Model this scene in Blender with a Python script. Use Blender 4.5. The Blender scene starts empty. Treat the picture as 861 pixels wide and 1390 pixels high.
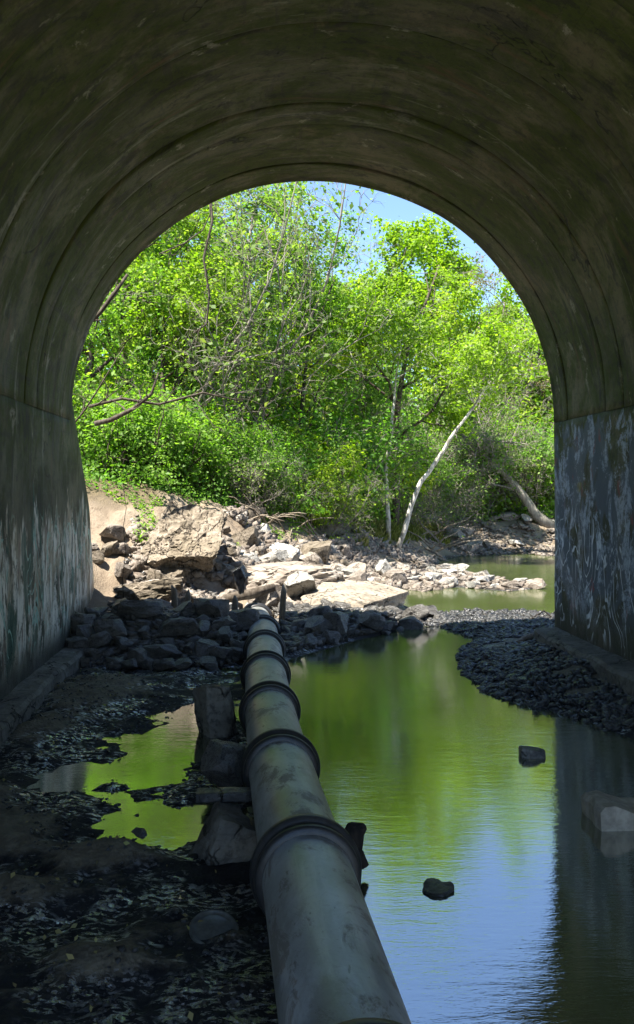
import bpy, bmesh, math, random
import numpy as np
from mathutils import Vector, Matrix, noise as mnoise

# ------------------------------------------------------------------ camera, sky, sun, exposure
SC = bpy.context.scene
COL = SC.collection
F, HX, HY, CAMZ = 1200.0, 430.0, 665.0, 3.1        # focal length in photo pixels, vanishing row, eye height above water
cam_d = bpy.data.cameras.new('camera'); cam = bpy.data.objects.new('camera', cam_d); COL.objects.link(cam)
cam.location = (0, 0, CAMZ); cam.rotation_euler = (math.radians(90), 0, 0)
cam_d.sensor_fit = 'HORIZONTAL'; cam_d.sensor_width = 36; cam_d.lens = 36 * F / 861
cam_d.shift_y = -30 / 861; cam_d.clip_start = 0.05; cam_d.clip_end = 2000
SC.camera = cam
SUN_EL = math.radians(64); SUN_AZ = math.atan2(-0.75, -0.66)      # azimuth measured from +Y towards +X: left and a little behind
w = bpy.data.worlds.new('World'); SC.world = w; w.use_nodes = True
nt = w.node_tree; bg = nt.nodes['Background']
sk = nt.nodes.new('ShaderNodeTexSky'); sk.sky_type = 'NISHITA'; sk.sun_disc = False
sk.sun_elevation = SUN_EL; sk.sun_rotation = SUN_AZ; sk.air_density = 1.0; sk.dust_density = 0.15; sk.ozone_density = 4.0; sk.altitude = 300
nt.links.new(sk.outputs[0], bg.inputs[0]); bg.inputs[1].default_value = 0.08
sd = bpy.data.lights.new('sun', 'SUN'); sun = bpy.data.objects.new('sun', sd); COL.objects.link(sun)
sd.energy = 5.0; sd.angle = math.radians(0.5); sd.color = (1.0, 0.95, 0.86)
sv = Vector((math.sin(SUN_AZ) * math.cos(SUN_EL), math.cos(SUN_AZ) * math.cos(SUN_EL), math.sin(SUN_EL)))
sun.rotation_euler = sv.to_track_quat('Z', 'Y').to_euler(); sun.location = (-30, -10, 60)
SC.view_settings.view_transform = 'Standard'; SC.view_settings.look = 'None'
SC.view_settings.exposure = 2.0; SC.view_settings.gamma = 1.0
SC.render.engine = 'CYCLES'
SC.cycles.max_bounces = 6; SC.cycles.diffuse_bounces = 4; SC.cycles.glossy_bounces = 3; SC.cycles.transmission_bounces = 3; SC.cycles.transparent_max_bounces = 8

R = random.Random(7)
def at(px, py, z=0.0):
    y = (CAMZ - z) * F / (py - HY); return Vector(((px - HX) * y / F, y, z))
def atd(px, py, d):
    return Vector(((px - HX) * d / F, d, CAMZ - (py - HY) * d / F))

# ------------------------------------------------------------------ noise in numpy
def _h(ix, iy, s):
    n = (ix.astype(np.int64) * 374761393 + iy.astype(np.int64) * 668265263 + s * 974634211) & 0xffffffff
    n = ((n ^ (n >> 13)) * 1274126177) & 0xffffffff
    return ((n ^ (n >> 16)) & 0xffff) / 65535.0
def vn(x, y, s=0):
    x = np.asarray(x, float); y = np.asarray(y, float)
    ix = np.floor(x); iy = np.floor(y); fx = x - ix; fy = y - iy
    fx = fx * fx * (3 - 2 * fx); fy = fy * fy * (3 - 2 * fy)
    a = _h(ix, iy, s); b = _h(ix + 1, iy, s); c = _h(ix, iy + 1, s); d = _h(ix + 1, iy + 1, s)
    return (a * (1 - fx) + b * fx) * (1 - fy) + (c * (1 - fx) + d * fx) * fy
def fbm(x, y, o=4, s=0):
    t = 0; a = 1; n = 0
    for i in range(o):
        t = t + a * (vn(np.asarray(x) * 2**i, np.asarray(y) * 2**i, s + i) - .5); n += a; a *= .5
    return t / n * 2
def sstep(a, b, x):
    t = np.clip((x - a) / (b - a), 0, 1); return t * t * (3 - 2 * t)
def seg_dist(P, x, y, closed):
    n = len(P); best = np.full(np.shape(x), 1e9)
    for i in range(n if closed else n - 1):
        ax, ay = P[i]; bx, by = P[(i + 1) % n]; dx, dy = bx - ax, by - ay
        t = np.clip(((x - ax) * dx + (y - ay) * dy) / (dx * dx + dy * dy), 0, 1)
        best = np.minimum(best, np.hypot(x - ax - t * dx, y - ay - t * dy))
    return best
def inside(P, x, y):
    r = np.zeros(np.shape(x), bool); n = len(P)
    for i in range(n):
        ax, ay = P[i]; bx, by = P[(i + 1) % n]
        if ay == by: continue
        c = ((ay > y) != (by > y)) & (x < (bx - ax) * (y - ay) / (by - ay) + ax); r ^= c
    return r

# ------------------------------------------------------------------ terrain height
PY = [-1.3, 1.1, 3.48, 5.88, 8.28, 10.68, 13.08, 15.5, 17.9, 20.3, 22.7]
PX = [.68, .45, .20, -.07, -.34, -.57, -.76, -.92, -1.10, -1.38, -1.78]
PZ = [.66, .63, .60, .545, .475, .41, .345, .275, .20, .13, .10]
POOL = [(.35,-14),(.3,3),(.05,6),(-.25,9),(-.5,12),(-.62,15),(-.45,16.3),(0,17),(.8,18.3),(2.2,19.9),(2.75,20.1),
        (3.5,18.3),(2.95,17.3),(2.75,16.6),(2.6,15),(2.68,13.5),(3.0,12.9),(3.4,12.4),(3.9,11.0),(4.6,9.4),(5.6,8),(7,-14)]
CREEK = [(2.15,21.6),(4.4,22.3),(5.8,21.4),(7.5,22.5),(11,30),(16,38),(30,42),(30,46.8),(16,46),(10,45),(7.6,43.5),(5.7,39.5),(3.9,33),(2.75,28)]
FOOT = [(-30,17.2),(-8,17.4),(-4.6,18.2),(-2.6,19.8),(-.8,21.8),(.5,24.2),(1.5,27.5),(2.5,31.5),(4.3,37),(6.3,42),(8.4,45),(14,46.6),(30,47.6),(60,49)]
b1 = [tuple(at(px, py)[:2]) for px, py in ((545,800),(548,775),(590,768),(640,780),(700,793),(730,799),(690,803),(620,797),(575,803))]
b2 = [tuple(at(px, py)[:2]) for px, py in ((565,757),(560,741),(620,739),(690,741),(770,738),(770,757),(700,751),(650,754),(610,756))]
def foot_side(x, y):
    # signed distance from the bank foot, positive on the bank
    poly = FOOT + [(60,400),(-300,400),(-300,17)]
    d = seg_dist(FOOT, x, y, False); return np.where(inside(poly, x, y), d, -d)
def bump2(x, y, cx, cy, rx, ry):
    q = ((x - cx) / rx)**2 + ((y - cy) / ry)**2; return np.exp(-q * 1.6)
def hgt(x, y):
    x = np.asarray(x, float); y = np.asarray(y, float)
    wob = fbm(x * .9, y * .9, 3, 40) * .22
    dp = np.where(inside(POOL, x, y), -1, 1) * seg_dist(POOL, x, y, True) + wob * .6
    dc = np.where(inside(CREEK, x, y), -1, 1) * seg_dist(CREEK, x, y, True) + wob
    dw = np.minimum(dp, dc)
    wet = np.clip(dw * .35, -.5, .06)
    n1 = fbm(x * 1.3, y * 1.3, 4, 3); n2 = fbm(x * 5, y * 5, 3, 9); n3 = fbm(x * .35, y * .35, 3, 21)
    base = .05 + n1 * .05 + n2 * .02
    # muddy left half of the culvert floor
    left = sstep(.2, -.4, x + .05 * y - .3)
    mud = .026 + n1 * .075 + n2 * .065 + fbm(x * 11, y * 11, 2, 19) * .016
    mud = mud - .15 * bump2(x, y, -1.8, 10.5, .5, 1.9) - .11 * bump2(x, y, -2.75, 9.5, .95, .6) - .12 * bump2(x, y, -1.5, 8.1, .62, .6)
    mud = mud + .20 * bump2(x, y, -2.75, 7.6, .75, .7) + .17 * bump2(x, y, -1.75, 7.25, .6, .36) + .20 * bump2(x, y, -2.3, 6.6, .6, .28) + .14 * bump2(x, y, -1.4, 5.7, .5, .3)
    mud = mud + .16 * bump2(x, y, -3.3, 13.3, 1.0, 1.6) + .12 * bump2(x, y, -3.4, 11.2, .5, 1.2) + .05 * bump2(x, y, -.8, 5.6, .8, .8)
    mud = mud + .03 * sstep(7.2, 6.6, y) + .12 * bump2(x, y, -3.2, 8.9, .35, 1.3) + .22 * bump2(x, y, -2.6, 4.0, .8, 1.2)
    h = np.where(left > .5, mud, base + np.clip(dp, 0, 1.6) * (.19 - .15 * sstep(15.5, 18.5, y)))
    # heap of rubble across the mouth, left of the pipe, and low rubble right of it
    ridge = np.exp(-((y - 17.2 - .12 * (x + 3)) / 1.25)**2) * sstep(-.7, -1.7, x) * (.62 + .15 * n1)
    low = sstep(16.6, 19.5, y) * sstep(-1.6, -.6, x) * sstep(2.6, 1.0, x) * (.30 + .1 * n1) * sstep(0, .6, dw)
    h = np.where(ridge > .06, np.maximum(h, ridge), h); h = np.where(low > .06, np.maximum(h, low), h)
    # left bank: steep cut, crest falling downstream, wooded ground behind
    fs = foot_side(x, y) + n3 * .5 * sstep(17, 24, y)
    crest = np.interp(y, [17, 20, 24, 30, 36, 44, 60], [3.8, 3.7, 3.2, 2.1, 1.75, 1.3, 1.3])
    up = np.maximum(fs, 0)
    ramp = crest * (1 - np.exp(-(up * .95 / crest)**1.6))
    bank = .35 * sstep(-1.2, .3, fs) + ramp + np.maximum(up - 4, 0) * .16 + sstep(0, 1, up) * (n1 * .26 + n2 * .11)
    bank = np.minimum(bank, 9 + n3 * 1.5) + np.maximum(y - 70, 0) * .05
    h = np.where(y > 16.9, np.maximum(h, np.where(fs > -1.2, bank, -9)), h)
    # land on the right beyond the wall
    rg = np.where((x > 4.5) & (y > 17), np.clip(dc * .5, 0, 3.0) + np.clip(dc - 6, 0, 40) * .1, -9)
    rg = np.where(fs > -1, -9, rg)
    h = np.maximum(h, np.where(x > .22 * y + 3, rg, -9))
    pd = np.abs(x - np.interp(y, PY, PX)); lim = np.interp(y, PY, PZ) - .12 + np.clip(pd - .42, 0, 3) * 1.1
    h = np.where((y > 13) & (y < 20.9), np.minimum(h, lim), h)
    h = np.where(dw < .17, np.minimum(h, wet), h)
    for B, t_ in ((b1, .05), (b2, .10)):
        db = np.where(inside(B, x, y), 1, -1) * seg_dist(B, x, y, True) + wob * .5; h = np.maximum(h, np.where(db > -.6, np.minimum(t_ + n1 * .08, db * .3), -9))
    return h
def hz(x, y): return float(hgt(np.array([x]), np.array([y]))[0])

# ------------------------------------------------------------------ small helpers
def link(o, parent=None):
    COL.objects.link(o)
    if parent: o.parent = parent
    return o
def tag(o, label=None, cat=None, group=None, kind=None):
    if label: o['label'] = label
    if cat: o['category'] = cat
    if group: o['group'] = group
    if kind: o['kind'] = kind
    return o
def empty(name, loc=(0,0,0), rz=0, sc=1):
    o = bpy.data.objects.new(name, None); o.empty_display_size = .2
    o.location = loc; o.rotation_euler = (0, 0, rz); o.scale = (sc, sc, sc); return link(o)
def mesh_np(name, V, Fc, mat=None, smooth=False, uv=None):
    me = bpy.data.meshes.new(name); V = np.asarray(V, np.float32).reshape(-1, 3)
    if isinstance(Fc, np.ndarray):
        n, k = Fc.shape
        me.vertices.add(len(V)); me.vertices.foreach_set('co', V.ravel())
        me.loops.add(n * k); me.loops.foreach_set('vertex_index', Fc.astype(np.int32).ravel())
        me.polygons.add(n); me.polygons.foreach_set('loop_start', np.arange(0, n * k, k, dtype=np.int32))
        me.update(calc_edges=True); me.validate()
    else:
        me.from_pydata([tuple(v) for v in V.tolist()], [], Fc); me.update()
    if uv is not None:
        l = me.uv_layers.new(name='UVMap'); vi = np.empty(len(me.loops), np.int32); me.loops.foreach_get('vertex_index', vi)
        l.data.foreach_set('uv', np.asarray(uv, np.float32)[vi].ravel())
    if smooth: me.polygons.foreach_set('use_smooth', np.ones(len(me.polygons), bool))
    if mat: me.materials.append(mat)
    return me
def obj(name, me, parent=None):
    return link(bpy.data.objects.new(name, me), parent)
def from_bm(name, bm, mat, smooth=False):
    me = bpy.data.meshes.new(name); bm.normal_update(); bm.to_mesh(me); bm.free(); me.materials.append(mat)
    if smooth: me.polygons.foreach_set('use_smooth', np.ones(len(me.polygons), bool))
    return me

# ------------------------------------------------------------------ materials
class MT:
    def __init__(s, name, rough=.8, spec=.4):
        s.m = bpy.data.materials.new(name); s.m.use_nodes = True; s.t = s.m.node_tree
        s.b = s.t.nodes['Principled BSDF']; s.out = s.t.nodes['Material Output']
        s.b.inputs['Roughness'].default_value = rough; s.b.inputs['Specular IOR Level'].default_value = spec
        s.tc = s.t.nodes.new('ShaderNodeTexCoord')
    def n(s, k, **kw):
        q = s.t.nodes.new(k)
        for a, v in kw.items(): setattr(q, a, v)
        return q
    def L(s, a, b): s.t.links.new(a, b)
    def map(s, src='Object', scale=(1,1,1), loc=(0,0,0), rot=(0,0,0)):
        q = s.n('ShaderNodeMapping'); q.inputs['Scale'].default_value = scale; q.inputs['Location'].default_value = loc
        q.inputs['Rotation'].default_value = rot
        if isinstance(src, str): s.L(s.tc.outputs[src], q.inputs[0])
        else: s.L(src, q.inputs[0])
        return q.outputs[0]
    def pos(s):
        if not hasattr(s, 'g'): s.g = s.n('ShaderNodeNewGeometry')
        return s.g.outputs['Position']
    def noise(s, vec, scale=1, detail=5, rough=.6, dist=0):
        q = s.n('ShaderNodeTexNoise'); s.L(vec, q.inputs['Vector'])
        q.inputs['Scale'].default_value = scale; q.inputs['Detail'].default_value = detail
        q.inputs['Roughness'].default_value = rough; q.inputs['Distortion'].default_value = dist
        return q.outputs['Fac']
    def vor(s, vec, scale=1, feature='F1', rnd=1):
        q = s.n('ShaderNodeTexVoronoi', feature=feature); s.L(vec, q.inputs['Vector']); q.inputs['Scale'].default_value = scale
        q.inputs['Randomness'].default_value = rnd
        return q.outputs['Distance']
    def ramp(s, f, a, b):          # smooth 0..1 between a and b
        q = s.n('ShaderNodeMapRange', interpolation_type='SMOOTHSTEP'); s.L(f, q.inputs[0])
        q.inputs[1].default_value = a; q.inputs[2].default_value = b; return q.outputs[0]
    def math(s, op, a, b=None):
        q = s.n('ShaderNodeMath', operation=op)
        for i, v in enumerate((a, b)):
            if v is None: continue
            if isinstance(v, (int, float)): q.inputs[i].default_value = v
            else: s.L(v, q.inputs[i])
        return q.outputs[0]
    def mix(s, f, a, b, mode='MIX'):
        q = s.n('ShaderNodeMix', data_type='RGBA', blend_type=mode)
        if isinstance(f, (int, float)): q.inputs[0].default_value = f
        else: s.L(f, q.inputs[0])
        for i, v in ((6, a), (7, b)):
            if isinstance(v, tuple): q.inputs[i].default_value = (*v, 1)
            else: s.L(v, q.inputs[i])
        return q.outputs[2]
    def sep(s, v):
        q = s.n('ShaderNodeSeparateXYZ'); s.L(v, q.inputs[0]); return q.outputs
    def col(s, c): s.L(c, s.b.inputs['Base Color']) if not isinstance(c, tuple) else setattr(s.b.inputs['Base Color'], 'default_value', (*c, 1))
    def rough(s, r): s.L(r, s.b.inputs['Roughness'])
    def bump(s, h, strength=.5, dist=.02, prev=None):
        q = s.n('ShaderNodeBump'); q.inputs['Strength'].default_value = strength; q.inputs['Distance'].default_value = dist
        s.L(h, q.inputs['Height'])
        if prev: s.L(prev, q.inputs['Normal'])
        s.L(q.outputs[0], s.b.inputs['Normal']); return q.outputs[0]

def concrete(name, wall=None):
    M = MT(name, .75, .4)
    uv = M.map('UV')                                     # u: metres round the section, v: metres along the culvert
    def nz(su, sv, lu=0, lv=0, det=7, ro=.68, di=.5): return M.noise(M.map('UV', (su, sv, 1), (lu, lv, 0)), 1.0, det, ro, di)
    mul = lambda *a: a[0] if len(a) == 1 else M.math('MULTIPLY', a[0], mul(*a[1:]))
    st = nz(.55, .95, 0, 0, 9, .7, .6); st2 = nz(.8, 2.4, 3, 7, 8, .72, .6); dr = nz(4, .5, 9, 2, 6, .66, 0)
    bl = nz(.5, .6, 2, 5, 8, .65, .5); fine = M.noise(uv, 9, 8, .75); sp = M.noise(uv, 60, 3, .7)
    c = M.mix(M.ramp(bl, .34, .66), (.060, .052, .017), (.155, .135, .062))
    iso = M.noise(uv, .9, 10, .72, .3); iso2 = M.noise(M.map('UV', (1.7, 2.3, 1), (41, 11, 0)), 1.0, 9, .75, .2)
    c = M.mix(mul(M.ramp(iso, .50, .60), .8), c, (.165, .125, .062))
    c = M.mix(mul(M.ramp(st, .36, .54), M.ramp(iso2, .34, .5), .92), c, (.052, .072, .002))                       # moss film
    c = M.mix(mul(M.ramp(st2, .53, .66), .85), c, (.038, .032, .020))                      # dark seepage
    c = M.mix(mul(M.ramp(dr, .56, .66), .6), c, (.045, .040, .024))
    c = M.mix(mul(M.ramp(nz(.22, 2.0, 31, 5, 9, .75, .8), .565, .66), M.ramp(fine, .32, .52), .55), c, (.36, .34, .25))   # lime runs
    c = M.mix(mul(M.ramp(nz(1.3, 1.6, 61, 25, 8, .75, .3), .60, .66), .8), c, (.33, .30, .21))  # pale scabs
    c = M.mix(mul(M.ramp(iso2, .55, .63), .75), c, (.022, .02, .011))
    c = M.mix(mul(M.ramp(fine, .48, .66), .6), c, (.028, .025, .014))
    c = M.mix(mul(M.ramp(nz(.35, 2.1, 51, 15, 5), .60, .70), .6), c, (.15, .075, .035))
    crk = nz(.22, .35, 71, 33, 5, .55, 1.2)
    cr = M.math('SUBTRACT', 1.0, M.ramp(M.math('ABSOLUTE', M.math('SUBTRACT', crk, .5)), .0012, .005))
    cr = mul(cr, M.ramp(nz(.3, .4, 5, 77, 2), .54, .62))
    c = M.mix(mul(cr, .85), c, (.018, .015, .01))
    if wall:
        z = M.sep(M.tc.outputs['Object'])[2]
        c = M.mix(mul(M.ramp(z, 4.4, 2.6), .72), c, (.040, .042, .028))
        if wall == 'left':
            top = M.math('ADD', z, mul(M.math('SUBTRACT', .5, nz(.18, 2.2, 4, 1, 6, .65, .2)), 4.0))
            zone = mul(M.ramp(top, 2.75, 2.55), M.ramp(z, .35, .9))
            p1 = M.ramp(nz(.4, 1.3, 1, 8, 7, .68, .4), .42, .46); wear = M.ramp(nz(1.5, 3.4, 2, 3, 9, .78, .4), .40, .49)
            pc = M.mix(M.ramp(nz(.8, 2.6, 8, 3, 9, .75, .4), .44, .56), (.34, .285, .19), (.78, .73, .60))
            c = M.mix(mul(zone, p1, wear, .95), c, pc)
            g = M.ramp(nz(.9, 2.2, 22, 5, 6, .66, .7), .54, .58)
            c = M.mix(mul(zone, g, .85), c, (.03, .085, .055))
            c = M.mix(mul(zone, M.ramp(nz(1.2, 5, 42, 9, 6, .66, .6), .57, .62), .7), c, (.16, .10, .075))
        else:
            zt = M.math('ADD', z, mul(M.math('SUBTRACT', nz(.3, 1.6, 3, 61, 5, .6, .2), .5), 1.6)); zone = mul(M.ramp(zt, 4.3, 4.2), M.ramp(z, .6, 1.5))
            c = M.mix(mul(zone, M.ramp(nz(.9, 1.6, 7, 3, 5, .6, .4), .42, .50), .7), c, (.11, .135, .165))
            c = M.mix(mul(zone, M.ramp(nz(1.5, 2.3, 17, 13, 9, .78, .5), .50, .56), M.ramp(fine, .35, .55), .8), c, (.42, .47, .52))
            c = M.mix(mul(zone, M.ramp(nz(1.1, 2.5, 37, 23, 6, .66, .5), .61, .66), .7), c, (.24, .06, .05))
            c = M.mix(mul(zone, M.ramp(nz(1.3, 2.1, 77, 43, 6, .66, .5), .63, .67), .6), c, (.25, .20, .03))
        sc = nz(.7, 1.5, 5, 19, 2, .4, 2.2)
        ln = M.math('SUBTRACT', 1.0, M.ramp(M.math('ABSOLUTE', M.math('SUBTRACT', sc, .5)), .008, .022))
        low = mul(M.ramp(z, 3.0, 2.2), M.ramp(z, .45, .8), M.ramp(nz(.6, .8, 2, 2, 2), .42, .5))
        c = M.mix(mul(ln, low, M.ramp(fine, .3, .5)), c, (.62, .66, .66) if wall == 'right' else (.30, .46, .36))
        c = M.mix(mul(M.ramp(M.math('ADD', z, mul(bl, .8)), 1.4, .6), .8), c, (.03, .029, .025))        # damp tide mark
    M.col(c)
    M.rough(M.mix(M.ramp(st, .4, .6), (.6,)*3, (.85,)*3))
    b = M.bump(nz(.9, 1.6, 0, 0, 9, .75, .4), .6, .06)
    uu = M.sep(uv)[0]; fr = M.math('ABSOLUTE', M.math('SUBTRACT', M.math('FRACT', M.math('MULTIPLY', uu, 4.6)), .5))
    bd = mul(M.ramp(fr, .47, .5), M.ramp(nz(.4, .8, 15, 3, 4), .42, .6)); b = M.bump(bd, .5, -.012, b)
    b = M.bump(cr, .8, -.03, b); b = M.bump(fine, .5, .025, b); M.bump(sp, .35, .008, b)
    return M.m

def stone(name, c1, c2, dark, scale=1.0, rough=.85, spec=.35, moss=None, wet=False):
    M = MT(name, rough, spec)
    oi = M.n('ShaderNodeObjectInfo')
    off = M.n('ShaderNodeVectorMath', operation='ADD'); M.L(M.tc.outputs['Object'], off.inputs[0])
    sc = M.n('ShaderNodeVectorMath', operation='SCALE'); M.L(oi.outputs['Location'], sc.inputs[0]); sc.inputs['Scale'].default_value = 3.7
    M.L(sc.outputs[0], off.inputs[1]); v = off.outputs[0]
    a = M.noise(v, 1.6 * scale, 8, .65, .5); b = M.noise(v, 9 * scale, 6, .7); cr = M.vor(v, 3.0 * scale, 'DISTANCE_TO_EDGE')
    c = M.mix(M.ramp(a, .35, .65), c1, c2)
    hv = M.n('ShaderNodeHueSaturation'); M.L(c, hv.inputs['Color'])
    M.L(M.math('ADD', M.math('MULTIPLY', oi.outputs['Random'], .55), .72), hv.inputs['Value']); c = hv.outputs[0]
    c = M.mix(M.math('MULTIPLY', M.ramp(b, .46, .66), .75), c, dark)
    lay = M.noise(M.map(v, (1, 1, 9)), 1.2 * scale, 4, .6, .8)
    c = M.mix(M.math('MULTIPLY', M.ramp(lay, .55, .7), .35), c, dark)
    wv = M.n('ShaderNodeVectorMath', operation='ADD'); M.L(v, wv.inputs[0])
    wn = M.n('ShaderNodeTexNoise'); M.L(v, wn.inputs['Vector']); wn.inputs['Scale'].default_value = 2.5; wn.inputs['Detail'].default_value = 4
    ws = M.n('ShaderNodeVectorMath', operation='SCALE'); M.L(wn.outputs['Color'], ws.inputs[0]); ws.inputs['Scale'].default_value = .7; M.L(ws.outputs[0], wv.inputs[1])
    ck = M.vor(wv.outputs[0], 1.5 * scale, 'DISTANCE_TO_EDGE'); ck = M.math('SUBTRACT', 1.0, M.ramp(ck, .004, .03))
    ck = M.math('MULTIPLY', ck, M.ramp(M.noise(v, 1.1, 2), .42, .55))
    c = M.mix(M.math('MULTIPLY', ck, .85), c, tuple(x * .35 for x in dark))
    if moss: c = M.mix(M.math('MULTIPLY', M.ramp(M.noise(v, 3, 4), .55, .68), .7), c, moss)
    M.col(c)
    if wet:
        M.rough(M.mix(M.ramp(b, .35, .6), (.2,)*3, (.6,)*3)); M.b.inputs['IOR'].default_value = 1.6
    q = M.bump(a, .6, .12); q = M.bump(lay, .35, .05, q); q = M.bump(b, .6, .03, q); q = M.bump(ck, .9, -.05, q); M.bump(M.noise(v, 30 * scale, 6, .75), .6, .015, q)
    return M.m

def ground_mat():
    M = MT('ground_soil', .9, .4)
    p = M.pos(); att = M.n('ShaderNodeAttribute', attribute_name='zone'); mud, forest, _ = M.sep(att.outputs['Vector'])
    a = M.noise(p, .8, 8, .65, .4); b = M.noise(p, 6, 8, .7, .3); f = M.noise(p, 40, 5, .7)
    peb = M.vor(p, 26); peb2 = M.vor(p, 9)
    soil = M.mix(M.ramp(a, .35, .65), (.17, .13, .09), (.25, .20, .145))
    soil = M.mix(M.math('MULTIPLY', M.ramp(b, .48, .7), .65), soil, (.09, .062, .04))
    fl = M.mix(M.ramp(b, .4, .62), (.055, .042, .022), (.13, .10, .055))
    c = M.mix(forest, soil, fl)
    dry = M.mix(M.ramp(b, .4, .65), (.10, .084, .057), (.17, .145, .10))
    wetc = M.mix(M.ramp(b, .4, .6), (.008, .008, .009), (.020, .019, .018))
    z = M.sep(p)[2]
    dm = M.ramp(M.math('ADD', z, M.math('MULTIPLY', M.math('SUBTRACT', b, .5), .09)), .085, .15)
    md = M.mix(dm, wetc, dry)
    c = M.mix(mud, c, md)
    c = M.mix(M.math('MULTIPLY', M.ramp(f, .55, .75), .35), c, (.03, .025, .018))
    M.col(c)
    fk = M.ramp(M.noise(M.map(p, (12, 24, 12)), 1.0, 5, .65, .3), .50, .56); fk = M.math('MULTIPLY', fk, M.ramp(M.noise(M.map(p, (1.1, 1.1, 1.1), (4, 2, 0)), 1.0, 5, .65), .45, .56))
    wet = M.math('MULTIPLY', M.math('MULTIPLY', mud, M.math('SUBTRACT', 1.0, dm)), fk)
    rv = M.mix(M.ramp(b, .42, .66), (.03,)*3, (.14,)*3)
    M.rough(M.mix(wet, (.8,)*3, rv))
    q = M.bump(b, .6, .05); q = M.bump(peb, .4, .03, q); M.bump(f, .45, .014, q)
    M.b.inputs['IOR'].default_value = 3.2; M.L(M.math('ADD', .04, M.math('MULTIPLY', wet, .96)), M.b.inputs['Specular IOR Level'])
    return M.m

def water_mat():
    M = MT('creek_water', .025, .5); M.col((.050, .065, .020)); M.b.inputs['IOR'].default_value = 6.5
    p = M.pos()
    a = M.noise(M.map(p, (2.2, 9, 1)), 1.0, 3, .5, .4); b = M.noise(M.map(p, (11, 38, 1)), 1.0, 3, .6, .3)
    c = M.noise(M.map(p, (.35, .5, 1)), 1.0, 2, .5)
    amp = M.math('ADD', .45, M.math('MULTIPLY', M.ramp(c, .4, .65), .55))
    h = M.math('MULTIPLY', M.math('ADD', M.math('MULTIPLY', a, 1.0), M.math('MULTIPLY', b, .5)), amp)
    M.bump(h, .27, .012)
    return M.m

def leaf_mat(name, c1, c2, c3, trans=.55):
    M = MT(name, .55, .35)
    g = M.n('ShaderNodeNewGeometry'); r = g.outputs['Random Per Island']
    oi = M.n('ShaderNodeObjectInfo')
    c = M.mix(M.ramp(r, 0, .6), c1, c2); c = M.mix(M.ramp(r, .72, 1.0), c, c3)
    hv = M.n('ShaderNodeHueSaturation'); M.L(c, hv.inputs['Color'])
    M.L(M.math('ADD', M.math('MULTIPLY', oi.outputs['Random'], .3), 1.02), hv.inputs['Value'])
    M.L(M.math('ADD', M.math('MULTIPLY', oi.outputs['Random'], -.03), .515), hv.inputs['Hue']); c = hv.outputs[0]
    M.col(c)
    tr = M.n('ShaderNodeBsdfTranslucent'); ms = M.n('ShaderNodeMixShader'); ms.inputs[0].default_value = trans
    tcol = M.mix(1.0, c, (1.35, 1.55, .5), 'MULTIPLY'); M.L(tcol, tr.inputs[0])
    M.L(M.b.outputs[0], ms.inputs[1]); M.L(tr.outputs[0], ms.inputs[2]); M.L(ms.outputs[0], M.out.inputs[0])
    return M.m

def bark_mat(name, c1, c2, dark, sc=(6, 6, 1.2), thr=(.4, .62)):
    M = MT(name, .9, .25); v = M.map('Object', sc)
    a = M.noise(v, 2.0, 6, .65, .3); b = M.noise(v, 9, 5, .7)
    c = M.mix(M.ramp(a, *thr), c1, c2); c = M.mix(M.math('MULTIPLY', M.ramp(b, .52, .7), .6), c, dark)
    M.col(c); M.bump(b, .6, .02); return M.m

def plain(name, c, rough=.7, spec=.4, var=.5, sc=8, bump=.3, bd=.01):
    M = MT(name, rough, spec); v = M.map('Object'); a = M.noise(v, sc, 6, .65, .3)
    M.col(M.mix(M.ramp(a, .3, .7), tuple(x * (1 - var) for x in c), c)); M.bump(a, bump, bd); return M.m

def pipe_mat():
    M = MT('pipe_iron', .4, .6); uv = M.map('UV'); o = M.map('Object')
    a = M.noise(o, 1.5, 7, .65, .4); b = M.noise(o, 22, 6, .7); st = M.noise(M.map('UV', (7, .7, 1)), 1, 6, .65, .2)
    c = M.mix(M.ramp(a, .35, .65), (.20, .215, .215), (.31, .33, .335))
    c = M.mix(M.math('MULTIPLY', M.ramp(st, .48, .66), .6), c, (.40, .41, .40))
    c = M.mix(M.math('MULTIPLY', M.ramp(b, .55, .75), .5), c, (.06, .038, .03))
    spl = M.math('MULTIPLY', M.ramp(M.noise(M.map('UV', (14, 5, 1), (3, 1, 0)), 1, 3, .5, .3), .66, .70), .8)
    c = M.mix(spl, c, (.025, .025, .022))
    ru = M.math('MULTIPLY', M.ramp(M.noise(M.map('UV', (3, 1.6, 1), (9, 4, 0)), 1, 9, .76, .6), .51, .60), .8); c = M.mix(ru, c, (.10, .072, .046))
    gr = M.math('MULTIPLY', M.ramp(M.noise(M.map('UV', (1.2, .5, 1), (5, 2, 0)), 1, 7, .7, .5), .5, .62), .6); c = M.mix(gr, c, (.075, .075, .062))
    M.col(c); M.rough(M.mix(ru, (.40,)*3, (.7,)*3)); M.b.inputs['IOR'].default_value = 2.2
    q = M.bump(a, .15, .02); q = M.bump(ru, .4, .004, q); M.bump(b, .35, .005, q); return M.m

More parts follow.
